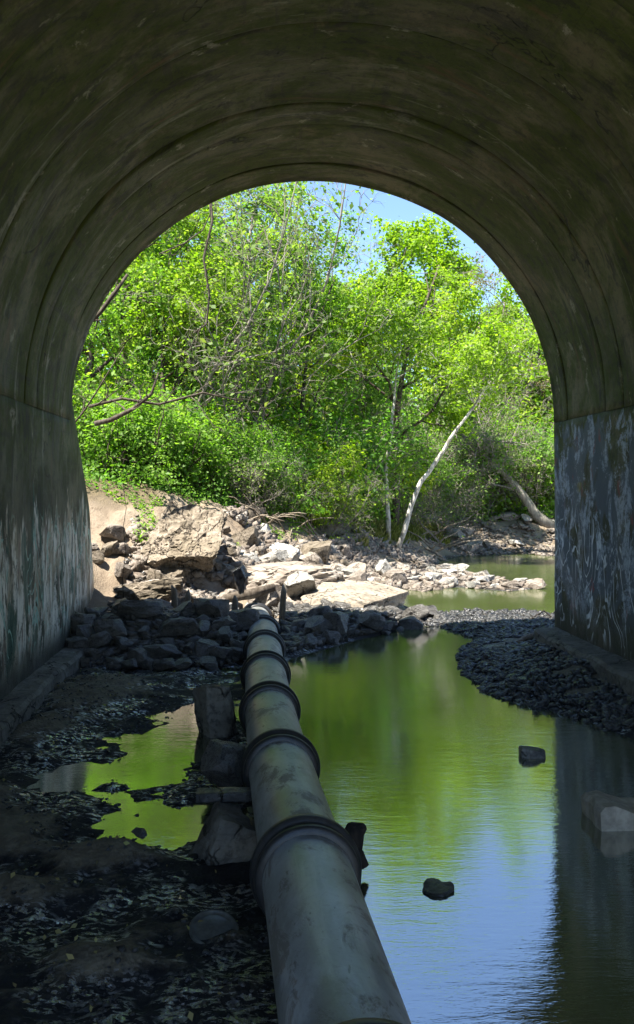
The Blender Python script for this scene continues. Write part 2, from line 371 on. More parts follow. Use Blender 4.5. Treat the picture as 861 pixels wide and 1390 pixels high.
M_conc = concrete('vault_concrete'); M_wl = concrete('left_wall_concrete', 'left'); M_wr = concrete('right_wall_concrete', 'right')
M_ground = ground_mat(); M_water = water_mat()
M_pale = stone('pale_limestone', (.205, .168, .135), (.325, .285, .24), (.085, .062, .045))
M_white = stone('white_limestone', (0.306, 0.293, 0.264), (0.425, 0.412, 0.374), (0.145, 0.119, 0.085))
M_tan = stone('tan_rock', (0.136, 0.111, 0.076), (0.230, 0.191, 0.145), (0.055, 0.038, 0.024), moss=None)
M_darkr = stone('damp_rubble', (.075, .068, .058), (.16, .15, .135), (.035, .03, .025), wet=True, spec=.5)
M_wetr = stone('wet_gravel', (.016, .016, .016), (.05, .048, .045), (.014, .013, .012), wet=True, spec=.6)
M_block = stone('old_concrete_block', (.11, .10, .08), (.19, .175, .145), (.05, .045, .035))
M_slab = stone('concrete_slab', (0.170, 0.140, 0.106), (0.255, 0.221, 0.174), (0.076, 0.060, 0.038))
M_pipe = pipe_mat(); M_collar = plain('collar_rubber', (.030, .030, .030), .42, .5, .45, 14, .25, .006)
M_lb = leaf_mat('leaf_bright', (.135, .21, .010), (.21, .295, .018), (.31, .37, .05))
M_lm = leaf_mat('leaf_mid', (.075, .165, .018), (.13, .245, .032), (.22, .31, .07))
M_li = leaf_mat('leaf_ivy', (.07, .155, .016), (.12, .235, .028), (.19, .30, .06), .55)
M_lo = leaf_mat('leaf_olive', (.085, .15, .03), (.14, .21, .045), (.20, .23, .085))
M_lp = leaf_mat('leaf_budding', (.11, .085, .06), (.15, .115, .07), (.12, .15, .04), .3)
M_bark = bark_mat('bark_brown', (.055, .042, .03), (.11, .09, .07), (.022, .017, .012))
M_grey = bark_mat('bark_grey', (.16, .14, .115), (.27, .245, .205), (.07, .055, .042))
M_syc = bark_mat('bark_sycamore', (.22, .20, .165), (.52, .495, .44), (.13, .11, .085), (5, 5, 1.5), (.40, .52))
M_wood = bark_mat('weathered_wood', (.16, .125, .09), (.28, .235, .18), (.05, .038, .028), (5, 5, 1))
M_black = plain('black_plastic', (.012, .012, .014), .22, .6, .3, 10, .6, .03)
M_grass = leaf_mat('grass_blade', (.12, .16, .02), (.20, .22, .05), (.34, .30, .14), .35)
M_litter = leaf_mat('fallen_leaf', (.16, .12, .05), (.24, .20, .08), (.22, .24, .07), .1)

# ------------------------------------------------------------------ ground sheet and water
def axis(lo, hi, f0, f1, step, far0, far1):
    a = list(np.arange(f0, f1 + 1e-6, step)); s = step; x = f1
    while x < hi: s = min(s * 1.16, 40); x += s; a.append(x)
    s = step; x = f0
    while x > lo: s = min(s * 1.16, 40); x -= s; a.insert(0, x)
    return np.array(a)
xs = axis(-700, 700, -5.2, 5.2, .11, 0, 0); ya = np.arange(3.5, 14, .09); yb = np.arange(14, 34, .16)
ys = list(np.concatenate([ya, yb])); s = .16; y = ys[-1]
while y < 1200: s = min(s * 1.06, 40); y += s; ys.append(y)
s = .09; y = ys[0]
while y > -300: s = min(s * 1.15, 30); y -= s; ys.insert(0, y)
ys = np.array(ys); X, Y = np.meshgrid(xs, ys); Z = hgt(X.ravel(), Y.ravel())
V = np.stack([X.ravel(), Y.ravel(), Z], 1); nx, ny = len(xs), len(ys)
ii = (np.arange(ny - 1)[:, None] * nx + np.arange(nx - 1)[None, :]).ravel()
me = mesh_np('ground', V, np.stack([ii, ii + 1, ii + nx + 1, ii + nx], 1), M_ground, True)
fs = foot_side(V[:, 0], V[:, 1]); crest_d = np.interp(V[:, 1], [17, 24, 30, 36, 50], [4.9, 4.3, 3.1, 2.2, 2.2]) + fbm(V[:, 0] * .6, V[:, 1] * .6, 3, 77) * .8
forest = np.maximum(sstep(-.5, .4, fs - crest_d), sstep(5, 7, V[:, 0] - .2 * V[:, 1]))
mudz = np.maximum(1 - sstep(17.6, 18.6, V[:, 1] - 4.5 * sstep(1.2, 2.2, V[:, 0])), sstep(.10, .02, V[:, 2]))
at_ = me.attributes.new('zone', 'FLOAT_VECTOR', 'POINT'); at_.data.foreach_set('vector', np.stack([mudz, forest, 0 * forest], 1).astype(np.float32).ravel())
tag(obj('ground', me), kind='structure')
xs2 = np.linspace(-6, 32, 20); ys2 = np.linspace(-16, 52, 30); X, Y = np.meshgrid(xs2, ys2)
ii = (np.arange(29)[:, None] * 20 + np.arange(19)[None, :]).ravel()
me = mesh_np('water', np.stack([X.ravel(), Y.ravel(), 0 * X.ravel()], 1), np.stack([ii, ii + 1, ii + 21, ii + 20], 1), M_water, True)
tag(obj('water', me), kind='structure')

# ------------------------------------------------------------------ concrete arch culvert
RAD, HALF, SPR, YEND = 4.51, 4.50, 4.37, 16.44
br = empty('arch_culvert', (1.093, 0, 0), math.atan(.0667))
tag(br, 'dark mossy concrete arch culvert spanning the creek, graffiti on its side walls', 'culvert')
def grid_mesh(name, P, uv, mat, closed_extra=None):
    n, m = P.shape[:2]; V = P.reshape(-1, 3)
    ii = (np.arange(n - 1)[:, None] * m + np.arange(m - 1)[None, :]).ravel()
    Fq = [tuple(q) for q in np.stack([ii, ii + 1, ii + m + 1, ii + m], 1).tolist()]
    return V, Fq
edges = [YEND, 15.75, 14.0, 13.3, 11.0, 8.9, 8.1, 6.3, 4.9, 3.3, 1.9, .5]
offs = [0.0, .02, .005, .03, .02, .005, .03, .04, .01, .05, .02, .04, 0, .03, .02, .04, .01, .03]
def vault_ring(y1, y0, off, k):
    nu = 96; nv = max(6, int((y1 - y0) / .14)); lip = .045
    vs = np.concatenate([[y0 + .002, y0 + lip], np.linspace(y0 + lip, y1 - lip, nv)[1:-1], [y1 - lip, y1 - .002]])
    th = np.linspace(0, math.pi, nu)
    P = np.zeros((nu, len(vs), 3)); uv = []
    for j, v in enumerate(vs):
        r = RAD + off * sstep(0, .5, np.sin(th)) + ((.006, .03, .012, .035)[k % 4] if j == 0 else (.01, .006, .03, .012)[k % 4] if j == len(vs) - 1 else 0) + fbm(th * 2.2 + k * 9, np.full(nu, v * .9), 3, 5) * .035 + fbm(th * 1.2, np.full(nu, v * 2.2), 2, 8) * .016
        if k == 0 and j == len(vs) - 1: r = r - .04
        P[:, j, 0] = np.cos(th) * r; P[:, j, 1] = v; P[:, j, 2] = SPR + np.sin(th) * r
    V, Fq = grid_mesh('', P, None, None); m = len(vs); n0 = len(V)
    U = np.stack([np.repeat(th * RAD, m), np.tile(vs, nu)], 1)
    ro = RAD + .95; Vo = []
    for t in th:
        for v in (vs[0], vs[-1]): Vo.append((math.cos(t) * ro, v, SPR + math.sin(t) * ro))
    V = np.concatenate([V, np.array(Vo)]); U = np.concatenate([U, np.stack([np.repeat(th * ro, 2), np.tile([vs[0], vs[-1]], nu)], 1)])
    for i in range(nu - 1):
        a = n0 + 2 * i; Fq.append((a, a + 2, a + 3, a + 1))
        Fq.append((i * m, (i + 1) * m, a + 2, a)); Fq.append((i * m + m - 1, a + 1, a + 3, (i + 1) * m + m - 1))
    for i in (0, nu - 1):
        a = n0 + 2 * i; Fq.append(tuple(i * m + j for j in range(m)) + (a + 1, a))
    me = mesh_np('vault_ring', V, Fq, M_conc, False, U)
    bm = bmesh.new(); bm.from_mesh(me); bmesh.ops.recalc_face_normals(bm, faces=bm.faces); bm.to_mesh(me); bm.free()
    sm = np.zeros(len(me.polygons), bool); sm[:(nu - 1) * (m - 1)] = True; me.polygons.foreach_set('use_smooth', sm)
    return me
for k in range(len(edges) - 1):
    obj('vault_ring', vault_ring(edges[k], edges[k + 1], offs[k], k), br)
def wall_panel(side, y1, y0, z0, z1, off, thick, mat, name, profile=None, seed=0):
    nz, ny_ = 40, max(8, int((y1 - y0) / .14))
    zs = np.linspace(z0, z1, nz); vs = np.linspace(y0 + .003, y1 - .003, ny_)
    P = np.zeros((nz, ny_, 3)); U = []
    for i, z in enumerate(zs):
        yy = vs
        if profile:
            ymax = np.interp(z, profile[0], profile[1]); yy = np.linspace(y0 + .003, max(ymax, y0 + .05), ny_)
        n = fbm(yy * 1.0 + seed, np.full(ny_, z * .8), 3, 15) * .022
        x = HALF + off + n
        if i in (0, nz - 1): x = x + .008
        P[i, :, 0] = side * x; P[i, :, 1] = yy; P[i, :, 2] = z
    V, Fq = grid_mesh('', P, None, None); n0 = len(V); m = ny_
    U = np.stack([V[:, 2] - SPR if side > 0 else math.pi * RAD + SPR - V[:, 2], V[:, 1]], 1)
    Vb = V.copy(); Vb[:, 0] = side * (HALF + thick)
    V2 = np.concatenate([V, Vb]); U = np.concatenate([U, U])
    Fb = [tuple(a + n0 for a in q[::-1]) for q in Fq]
    F2 = list(Fq) + Fb
    for i in range(nz - 1):
        for j in (0, m - 1):
            a, b = i * m + j, (i + 1) * m + j; F2.append((a, b, b + n0, a + n0))
    for i in (0, nz - 1):
        for j in range(m - 1):
            a, b = i * m + j, i * m + j + 1; F2.append((a, b, b + n0, a + n0))
    me = mesh_np(name, V2, F2, mat, False, U)
    bm = bmesh.new(); bm.from_mesh(me); bmesh.ops.recalc_face_normals(bm, faces=bm.faces); bm.to_mesh(me); bm.free()
    sm = np.zeros(len(me.polygons), bool); sm[:len(Fq)] = True; me.polygons.foreach_set('use_smooth', sm)
    return me
wed = [YEND, 9.0, .5]
for s_, m_ in ((-1, M_wl), (1, M_wr)):
    for k in range(len(wed) - 1):
        o = obj('side_wall', wall_panel(s_, wed[k], wed[k + 1], -.8, SPR - .004, (.0, .01)[k % 2], .95, m_, 'side_wall', None, k * 5 + (s_ > 0) * 50), br)
        if k == 0: o['label'] = 'side wall with pale paint drips and green graffiti' if s_ < 0 else 'side wall with blue-grey painted graffiti'
# wing wall carries the left wall on beyond the vault with a sloping battered end
o = obj('wing_wall', wall_panel(-1, YEND + .01, YEND + .012, -.6, 6.4, .24, 1.4, M_wl, 'wing_wall', ([-.6, .3, 1.2, 2.7, 4.4, 5.85, 6.4], [20.25, 20.2, 20.0, 19.5, 18.1, 17.0, 16.6])), br)
o['label'] = 'battered wing wall with sloping end streaked with lime'
def curb(side, wdt, top, bot, name):
    vs = np.arange(.5, YEND - .05, .07); V = []; Fq = []; U = []
    for j, v in enumerate(vs):
        e = fbm(np.array([v * 1.7]), np.array([side * 3.]), 3, 33)[0]; e2 = fbm(np.array([v * 3.1]), np.array([side * 7.]), 2, 35)[0]
        pr = [(HALF + .2, bot), (HALF - wdt + e * .05, bot), (HALF - wdt + .02 + e * .05, top - .05 + e2 * .03), (HALF - wdt + .07 + e * .05, top + e2 * .025), (HALF + .2, top + .03)]
        for (x, z) in pr: V.append((side * x, v, z)); U.append((z + (HALF - x), v))
        if j:
            a = (j - 1) * 5; b = j * 5
            for q in range(5): Fq.append((a + q, a + (q + 1) % 5, b + (q + 1) % 5, b + q))
    n = len(V); Fq.append((0, 1, 2, 3, 4)); Fq.append((n - 1, n - 2, n - 3, n - 4, n - 5))
    me = mesh_np(name, V, Fq, M_block, False, np.array(U))
    bm = bmesh.new(); bm.from_mesh(me); bmesh.ops.recalc_face_normals(bm, faces=bm.faces); bm.to_mesh(me); bm.free(); return me
obj('footing_ledge', curb(1, .46, .50, -.5, 'footing_ledge'), br)
obj('footing_ledge', curb(-1, .38, .30, -.4, 'footing_ledge'), br)
# unseen face wall round the mouth with coping, height set to shade ground outside
V = []; Fq = []; n = 64; ri = RAD + .62
pts_i = []; pts_o = []
for i in range(n + 1):
    t = math.pi * i / n; c, s = math.cos(t), math.sin(t)
    pts_i.append((c * ri, SPR + s * ri))
    k = min(9.5 / max(abs(c), 1e-6), (10.95 - SPR) / max(s, 1e-6)); pts_o.append((c * k, SPR + s * k))
for y in (YEND - .02, YEND - .75):
    for (x, z) in pts_i + pts_o: V.append((x, y, z))
m = n + 1
for i in range(n):
    Fq += [(i, i + 1, m + i + 1, m + i), (2 * m + i, 3 * m + i, 3 * m + i + 1, 2 * m + i + 1), (m + i, m + i + 1, 3 * m + i + 1, 3 * m + i), (i, 2 * m + i, 2 * m + i + 1, i + 1)]
for s in (1, -1):
    b = len(V); x0, x1 = s * (HALF + .97), s * 9.5
    for y in (YEND - .02, YEND - .75):
        for (x, z) in ((x0, -.6), (x1, -.6), (x1, SPR - .004), (x0, SPR - .004)): V.append((x, y, z))
    Fq += [(b, b+1, b+2, b+3), (b+4, b+7, b+6, b+5), (b, b+4, b+5, b+1), (b+1, b+5, b+6, b+2), (b+2, b+6, b+7, b+3), (b+3, b+7, b+4, b)]
U = np.array([(v[2], v[0]) for v in V]); obj('spandrel_wall', mesh_np('spandrel_wall', V, Fq, M_conc, False, U), br)
bm = bmesh.new(); bmesh.ops.create_cube(bm, size=1, matrix=Matrix.Translation((0, YEND - .38, 11.09)) @ Matrix.Diagonal((19.4, 1.0, .27, 1)))
obj('coping', from_bm('coping', bm, M_slab), br)

# ------------------------------------------------------------------ pipe with bell collars
def lathe(profile, A, B, sides=48, inner=None):
    A, B = Vector(A), Vector(B); d = (B - A); Ln = d.length; d.normalize(); x = d.cross(Vector((0, 0, 1))).normalized(); z = x.cross(d)
    V = []; U = []; Fq = []
    for i, (t, r) in enumerate(profile):
        for k in range(sides):
            a = 2 * math.pi * k / sides; V.append(A + d * t + x * (r * math.cos(a)) + z * (r * math.sin(a))); U.append((a * .3, t + A.y))
    for i in range(len(profile) - 1):
        for k in range(sides):
            k2 = (k + 1) % sides; Fq.append((i * sides + k, i * sides + k2, (i + 1) * sides + k2, (i + 1) * sides + k))
    return V, Fq, U
pipe = empty('sewer_pipe', (-.5, 10, 0)); tag(pipe, 'long grey jointed pipe with dark bell collars running through the culvert', 'pipe')
org = Vector((-.5, 10, 0))
for i in range(len(PY) - 1):
    A = Vector((PX[i], PY[i], PZ[i])) - org; B = Vector((PX[i+1], PY[i+1], PZ[i+1])) - org; Ln = (B - A).length
    pr = [(.0, .296), (.03, .30)] + [(Ln * q / 12, .30) for q in range(1, 12)] + [(Ln - .03, .302), (Ln + .06, .298)]
    V, Fq, U = lathe(pr, A, B); me = mesh_np('pipe_section', [tuple(v) for v in V], Fq, M_pipe, True, np.array(U))
    sec = obj('pipe_section', me, pipe)
    if i == 0: continue
    cp = [(-.13, .302), (-.125, .338), (-.105, .352), (-.075, .354), (-.06, .342), (-.02, .340), (-.005, .352), (.005, .372), (.03, .378), (.075, .374), (.09, .36), (.1, .33), (.115, .318), (.15, .312), (.155, .302)]
    V, Fq, U = lathe(cp, A, B, 56); me = mesh_np('bell_collar', [tuple(v) for v in V], Fq, M_collar, True, np.array(U))
    obj('bell_collar', me, sec)

# ------------------------------------------------------------------ rocks
def rock_bm(seed, cuts=15, sub=3, flat=1.0, rough=.06, sc=(1, 1, 1)):
    r = random.Random(seed); bm = bmesh.new(); bmesh.ops.create_icosphere(bm, subdivisions=sub, radius=1)
    pl = []
    for _ in range(cuts):
        n = Vector((r.gauss(0, 1), r.gauss(0, 1), r.gauss(0, 1) * flat)).normalized(); pl.append((n, r.uniform(.36, .72)))
    pl.append((Vector((r.gauss(0, .12), r.gauss(0, .12), 1)).normalized(), r.uniform(.4, .7)))
    o = Vector((seed * 3.1, seed * 1.7, 0))
    for v in bm.verts:
        p = v.co.copy()
        for _ in range(2):
            for n, d in pl:
                q = p.dot(n) - d
                if q > 0: p -= n * q
        f = mnoise.fractal(p * 2.2 + o, 1.0, 2.1, 4); g = mnoise.noise(p * 7 + o)
        p = p * (1 + f * rough + g * rough * .35)
        v.co = Vector((p.x * sc[0], p.y * sc[1], p.z * sc[2]))
    return bm
def rock_mesh(seed, mat, name='rock', **k):
    bm = rock_bm(seed, **k); me = from_bm(name, bm, mat, True)
    try: me.set_sharp_from_angle(angle=math.radians(28))
    except Exception: pass
    return me
def chunk_mesh(name, sx, sy, sz, mat, seed, sub=5, wild=.07, extra=5):
    r = random.Random(seed); bm = bmesh.new(); bmesh.ops.create_icosphere(bm, subdivisions=sub, radius=1.6); o = Vector((seed * 2.3, seed, 1))
    pl = [(Vector(a) + Vector((r.gauss(0, wild), r.gauss(0, wild), r.gauss(0, wild))), r.uniform(.86, 1.0)) for a in ((1,0,0),(-1,0,0),(0,1,0),(0,-1,0),(0,0,1),(0,0,-1))]
    pl += [(Vector((r.choice([-1, 1]), r.choice([-1, 1]), r.uniform(-.6, 1))).normalized(), r.uniform(.85, 1.2)) for _ in range(extra)]
    for v in bm.verts:
        p = v.co.copy()
        for _ in range(3):
            for n, d in pl:
                n = n.normalized(); q = p.dot(n) - d
                if q > 0: p -= n * q
        p = Vector((p.x * sx / 2, p.y * sy / 2, p.z * sz / 2)); m = min(sx, sy, sz)
        v.co = p + p.normalized() * m * (.07 * mnoise.fractal(p * 3.5 + o, 1, 2.1, 5) + .03 * mnoise.noise(p * 22 + o))
    me = from_bm(name, bm, mat, True)
    try: me.set_sharp_from_angle(angle=math.radians(26))
    except Exception: pass
    return me
def rockset(mat, name, base, n=8, **k): return [rock_mesh(base + i, mat, name, **k) if i % 4 == 3 else chunk_mesh(name, 1.7, 1.5, 1.5, mat, base + i, 3, .25, 7) for i in range(n)]
def ext(me, rot, sc):
    Mx = rot.to_matrix().to_3x3(); return min((Mx @ Vector((v.co.x * sc[0], v.co.y * sc[1], v.co.z * sc[2]))).z for v in me.vertices)
def put_rock(me, name, x, y, size, sink=.3, asp=(1, 1, .7), label=None, cat='rock', group=None, rz=None, tilt=.25, z=None, r=R):
    o = bpy.data.objects.new(name, me); link(o)
    sc = (size * asp[0] * r.uniform(.85, 1.15), size * asp[1] * r.uniform(.85, 1.15), size * asp[2] * r.uniform(.85, 1.15))
    o.rotation_euler = (r.gauss(0, tilt), r.gauss(0, tilt), r.uniform(0, 6.28) if rz is None else rz); o.scale = sc
    lo = ext(me, o.rotation_euler, sc)
    o.location = (x, y, (hz(x, y) if z is None else z) - lo * (1 - sink))
    return tag(o, label, cat, group)
RD = rockset(M_darkr, 'rock', 100, 8); RP = rockset(M_pale, 'rock', 200, 8); RW = rockset(M_white, 'rock', 300, 6); RT = rockset(M_tan, 'rock', 400, 6)
for s_ in (RD, RP, RW, RT): pass
# rubble heap in the shade, left of the pipe
placed = []
def spaced(x, y, s, k=.8):
    if 5 < y < 20.8 and abs(x - float(np.interp(y, PY, PX))) < .34 + s * .8: return False
    for (a, b, c) in placed:
        if (a - x)**2 + (b - y)**2 < (k * (s + c))**2: return False
    placed.append((x, y, s)); return True
big = [(190, 850, 17.0, .52, (1.35, .8, .55)), (150, 880, 16.2, .38, (1, .8, .75)), (240, 880, 16.4, .40, (1.2, .8, .6)), (130, 838, 17.2, .42, (1.2, .8, .5)), (285, 850, 17.2, .46, (1.2, .8, .6)), (305, 845, 17.5, .36, (1.2, .8, .6)), (215, 908, 15.6, .36, (1.2, .8, .6))]
for k, (px, py, d, s, a) in enumerate(big):
    p = atd(px, py, d); placed.append((p.x, p.y, s))
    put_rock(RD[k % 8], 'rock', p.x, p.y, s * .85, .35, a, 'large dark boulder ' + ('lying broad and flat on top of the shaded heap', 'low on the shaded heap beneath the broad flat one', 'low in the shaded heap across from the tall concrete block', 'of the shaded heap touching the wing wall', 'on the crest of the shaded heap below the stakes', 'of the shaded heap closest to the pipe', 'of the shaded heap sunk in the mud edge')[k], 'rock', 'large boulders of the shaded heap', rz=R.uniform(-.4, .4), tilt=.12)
cnt = 0
for _ in range(900):
    if cnt >= 80: break
    x = R.uniform(-4.5, -1.35); y = R.uniform(15.0, 18.7); s = R.choice([.12, .15, .19, .23, .28])
    if y < 15.6 and R.random() < .6: continue
    if spaced(x, y, s, .62):
        put_rock(R.choice(RD), 'rock', x, y, s, .25, (1.2, .9, .7), ('small' if s < .2 else 'mid-sized') + (' dark rock low in the shaded heap at the edge of the mud' if y < 16.4 else ' dark rock at the foot of the wing wall in the shaded heap' if x < -3.3 else ' dark rock on the shaded heap next to the pipe' if x > -2.1 else ' dark rock on top of the shaded heap'), 'rock', 'rocks of the shaded heap'); cnt += 1
cnt = 0
for _ in range(900):
    if cnt >= 34: break
    x = R.uniform(-.75, 3.6); y = R.uniform(16.6, 21.3); s = R.choice([.1, .14, .18, .22, .28])
    dpv = seg_dist(POOL, np.array([x]), np.array([y]), True)[0]
    if inside(POOL, np.array([x]), np.array([y]))[0] and dpv > .12: continue
    if x > 2.2 and y < 19.9: continue
    if x > 1 and y > 21.0: continue
    if spaced(x, y, s, .7):
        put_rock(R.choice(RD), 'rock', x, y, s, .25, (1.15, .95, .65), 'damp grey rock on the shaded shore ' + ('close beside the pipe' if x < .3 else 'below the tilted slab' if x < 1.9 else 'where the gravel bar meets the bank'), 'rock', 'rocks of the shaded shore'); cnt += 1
p = at(455, 866, .1); put_rock(RD[3], 'boulder', p.x, p.y + .35, .62, .3, (1.0, .75, .8), 'large square brown boulder at the pool edge below the tilted slab', 'boulder', rz=.3, tilt=.08)
p = at(338, 846, .7); put_rock(RD[5], 'boulder', -1.52, 17.7, .40, .1, (1.1, .8, .55), 'dark rounded boulder leaning against the pipe at the culvert mouth', 'boulder', rz=.2, tilt=.1, z=.30)
# rock outcrop on the bank and pale rubble around it
bo = chunk_mesh('boulder', 1.9, 1.7, 1.7, M_tan, 513, 6, .22, 8)
p = atd(250, 735, 20.9); put_rock(bo, 'boulder', p.x - .1, p.y + .75, .82, .30, (1.1, .75, 1.25), 'huge tan rock outcrop with flat cracked face on the sunlit bank', 'boulder', rz=.25, tilt=.0).rotation_euler = (-.55, .12, .25)
bo2 = chunk_mesh('boulder', 1.8, 1.7, 1.7, M_tan, 524, 5, .25, 8)
p = at(265, 790, .8); put_rock(bo2, 'boulder', p.x, p.y + .3, .5, .3, (1.1, .8, .8), 'dark-sided tan boulder at the foot of the huge outcrop', 'boulder', rz=1.2, tilt=.1)
p = atd(385, 775, 22.3); put_rock(chunk_mesh('boulder', 1.8, 1.7, 1.7, M_pale, 532, 5, .2, 8), 'boulder', p.x, p.y + .3, .95, .4, (1.5, .8, .55), 'broad pale ledge rock above the tilted slab', 'boulder', rz=.5, tilt=.1)
p = atd(200, 800, 19.4); put_rock(chunk_mesh('boulder', 1.8, 1.7, 1.7, M_tan, 538, 5, .2, 8), 'boulder', p.x, p.y + .5, .62, .45, (1.4, .8, .5), 'low tan ledge rock on the bank next to the wing wall', 'boulder', rz=.2, tilt=.1)
def bank_pt(r):
    t = r.random(); i = r.randrange(2, 7); a, b = FOOT[i], FOOT[i + 1]
    x = a[0] + (b[0] - a[0]) * t; y = a[1] + (b[1] - a[1]) * t; dx, dy = b[0] - a[0], b[1] - a[1]; L = math.hypot(dx, dy)
    return x, y, -dy / L, dx / L, y
placed = [(a, b, c) for (a, b, c) in placed if b > 18.3]
cnt = 0
for _ in range(4000):
    if cnt >= 110: break
    x, y, nx_, ny__, yy = bank_pt(R); q = R.uniform(-.9, 3.0 if yy < 26 else 1.5)
    x += nx_ * q; y += ny__ * q; s = R.choice([.16, .2, .25, .32, .4, .5]) * (1 if yy < 27 else .7)
    if y < 18.9 or x > 2.9 + .12 * (y - 28) * (y > 28): continue
    if abs(x + 5.2 - .0) < 1.4 and y < 20.5 and R.random() < .85: continue
    if not spaced(x, y, s, .62): continue
    m_ = R.choice(RP + RP + RW + RT)
    put_rock(m_, 'rock', x, y, s, .38, (1.3, .95, .8), ('tan rock ' if m_ in RT else 'white rock ' if m_ in RW else 'pale grey rock ') + ('high ' if q > 1.4 else 'low ') + 'on the sunlit bank ' + ('towards the grassy point' if y > 27 else 'beside the tilted slab' if x > -.3 else 'above the buried end of the pipe' if x > -2.2 else 'around the huge outcrop'), 'rock', 'rocks on the sunlit bank'); cnt += 1
# bars of white stones in the outer creek
def bar(poly, n, smin, smax, label, group, mats, asp=(1.25, .95, .5)):
    global placed
    xs_ = [q[0] for q in poly]; ys_ = [q[1] for q in poly]; c = 0
    for _ in range(6000):
        if c >= n: break
        x = R.uniform(min(xs_), max(xs_)); y = R.uniform(min(ys_), max(ys_))
        if not inside(poly, np.array([x]), np.array([y]))[0]: continue
        s = R.uniform(smin, smax)
        if not spaced(x, y, s, .6): continue
        put_rock(R.choice(mats), 'rock', x, y, s, .35, asp, label, 'rock', group, z=max(-.08, hz(x, y)), tilt=.18); c += 1
placed = []
bar(b1, 44, .12, .32, 'white flat stone of the low bar reaching into the creek', 'stones of the low creek bar', RW + RP[:2])
bar(b2, 28, .22, .55, 'pale stone along the far creek edge below the dirt bank', 'stones of the far creek edge', RW + RP)

# ------------------------------------------------------------------ leftover: slab, piers, blocks, wood
def box_mesh(name, sx, sy, sz, mat, seed, jag=.03, cutsn=6, bev=.04):
    bm = bmesh.new(); bmesh.ops.create_cube(bm, size=1); 
    bmesh.ops.bevel(bm, geom=bm.edges[:], offset=.05, segments=2, affect='EDGES')
    bmesh.ops.subdivide_edges(bm, edges=bm.edges[:], cuts=cutsn, use_grid_fill=True); o = Vector((seed * 2.3, seed, 1))
    for v in bm.verts:
        p = Vector((v.co.x * sx, v.co.y * sy, v.co.z * sz)); q = mnoise.noise_vector(p * 2.2 + o) * jag * 1.6 + mnoise.noise_vector(p * 7 + o) * jag * .7
        v.co = p + q
    return from_bm(name, bm, mat, True)
def put(me, name, loc, rot=(0,0,0), label=None, cat=None, group=None):
    o = bpy.data.objects.new(name, me); link(o); o.location = loc; o.rotation_euler = rot; return tag(o, label, cat, group)
p = at(490, 812, .45); put(chunk_mesh('tilted_slab', 1.9, 3.4, .5, M_slab, 5), 'tilted_slab', (.95, 22.2, .36), (.02, .16, -.42), 'broad tan concrete slab tilted towards the water below the bank', 'slab')
put(chunk_mesh('pier_block', .46, .7, .72, M_block, 8, 5, .2), 'pier_block', (-.80, 7.55, .04), (0, .04, .12), 'rough concrete block under a dark plank beside the pipe', 'block')
put(chunk_mesh('pier_block', .5, .6, .9, M_block, 9, 5, .2), 'pier_block', (-1.26, 11.3, .14), (0, -.03, .1), 'tall square concrete block beside the pipe near the rubble heap', 'block')
put(box_mesh('plank', .5, .16, .08, M_wetr, 10, .012), 'plank', (-.80, 7.75, .42), (.0, .02, .05), 'dark wet plank lying on the concrete block beside the pipe', 'plank')
put_rock(RD[1], 'rock', -.98, 9.1, .30, .2, (1, .9, .8), 'dark rock between the two concrete blocks beside the pipe', 'rock')
put_rock(RD[2], 'rock', -1.62, 7.95, .12, .2, (1.3, .9, .6), 'small squarish dark stone in the green puddle', 'rock')
p = at(726, 1030); put(chunk_mesh('brick_block', .30, .2, .24, M_darkr, 12, 4, .08), 'brick_block', (p.x, p.y + .1, -.02), (.03, .02, .05), 'small dark block standing alone in the pool', 'block')
# concrete fragment with raised end by the right wall
bm = bmesh.new(); pf = [(-.38, -.2), (-.40, .16), (-.37, .215), (-.27, .225), (-.15, .185), (-.03, .14), (.25, .145), (.55, .16), (.9, .12), (1.0, -.2)]
rows = []
for yy in np.linspace(-.22, .28, 9):
    rows.append([bm.verts.new((x * (1 - .05 * abs(yy)) + mnoise.noise(Vector((x * 5, yy * 6, z * 5))) * .03, yy + mnoise.noise(Vector((x * 4, z * 9, 3))) * .03, z * (1 - .35 * max(yy, 0)) + mnoise.noise(Vector((x * 6, yy * 6, 9))) * .018)) for x, z in pf])
bm.faces.new(rows[0]); bm.faces.new(rows[-1][::-1])
for a, b in zip(rows, rows[1:]):
    for i in range(len(pf)): j = (i + 1) % len(pf); bm.faces.new((a[i], b[i], b[j], a[j]))
bmesh.ops.recalc_face_normals(bm, faces=bm.faces)
p = at(838, 1127); put(from_bm('concrete_fragment', bm, plain('pale_concrete', (.42, .37, .29), .9, .2, .4, 9, .6, .02)), 'concrete_fragment', (p.x + .22, p.y + .2, 0), (0, 0, .05), 'pale concrete fragment with raised end in the dark water', 'fragment')
# ragged debris
def ragged(name, mat, seed, sx, sy, sz):
    bm = rock_bm(seed, 7, 3, 1, .22, (sx, sy, sz)); return from_bm(name, bm, mat)
p = at(588, 1208); put(ragged('debris_clump', M_wetr, 61, .19, .14, .06), 'debris_clump', (p.x, p.y, .0), (0, 0, .3), 'black ragged clump of debris in the pool', 'debris')
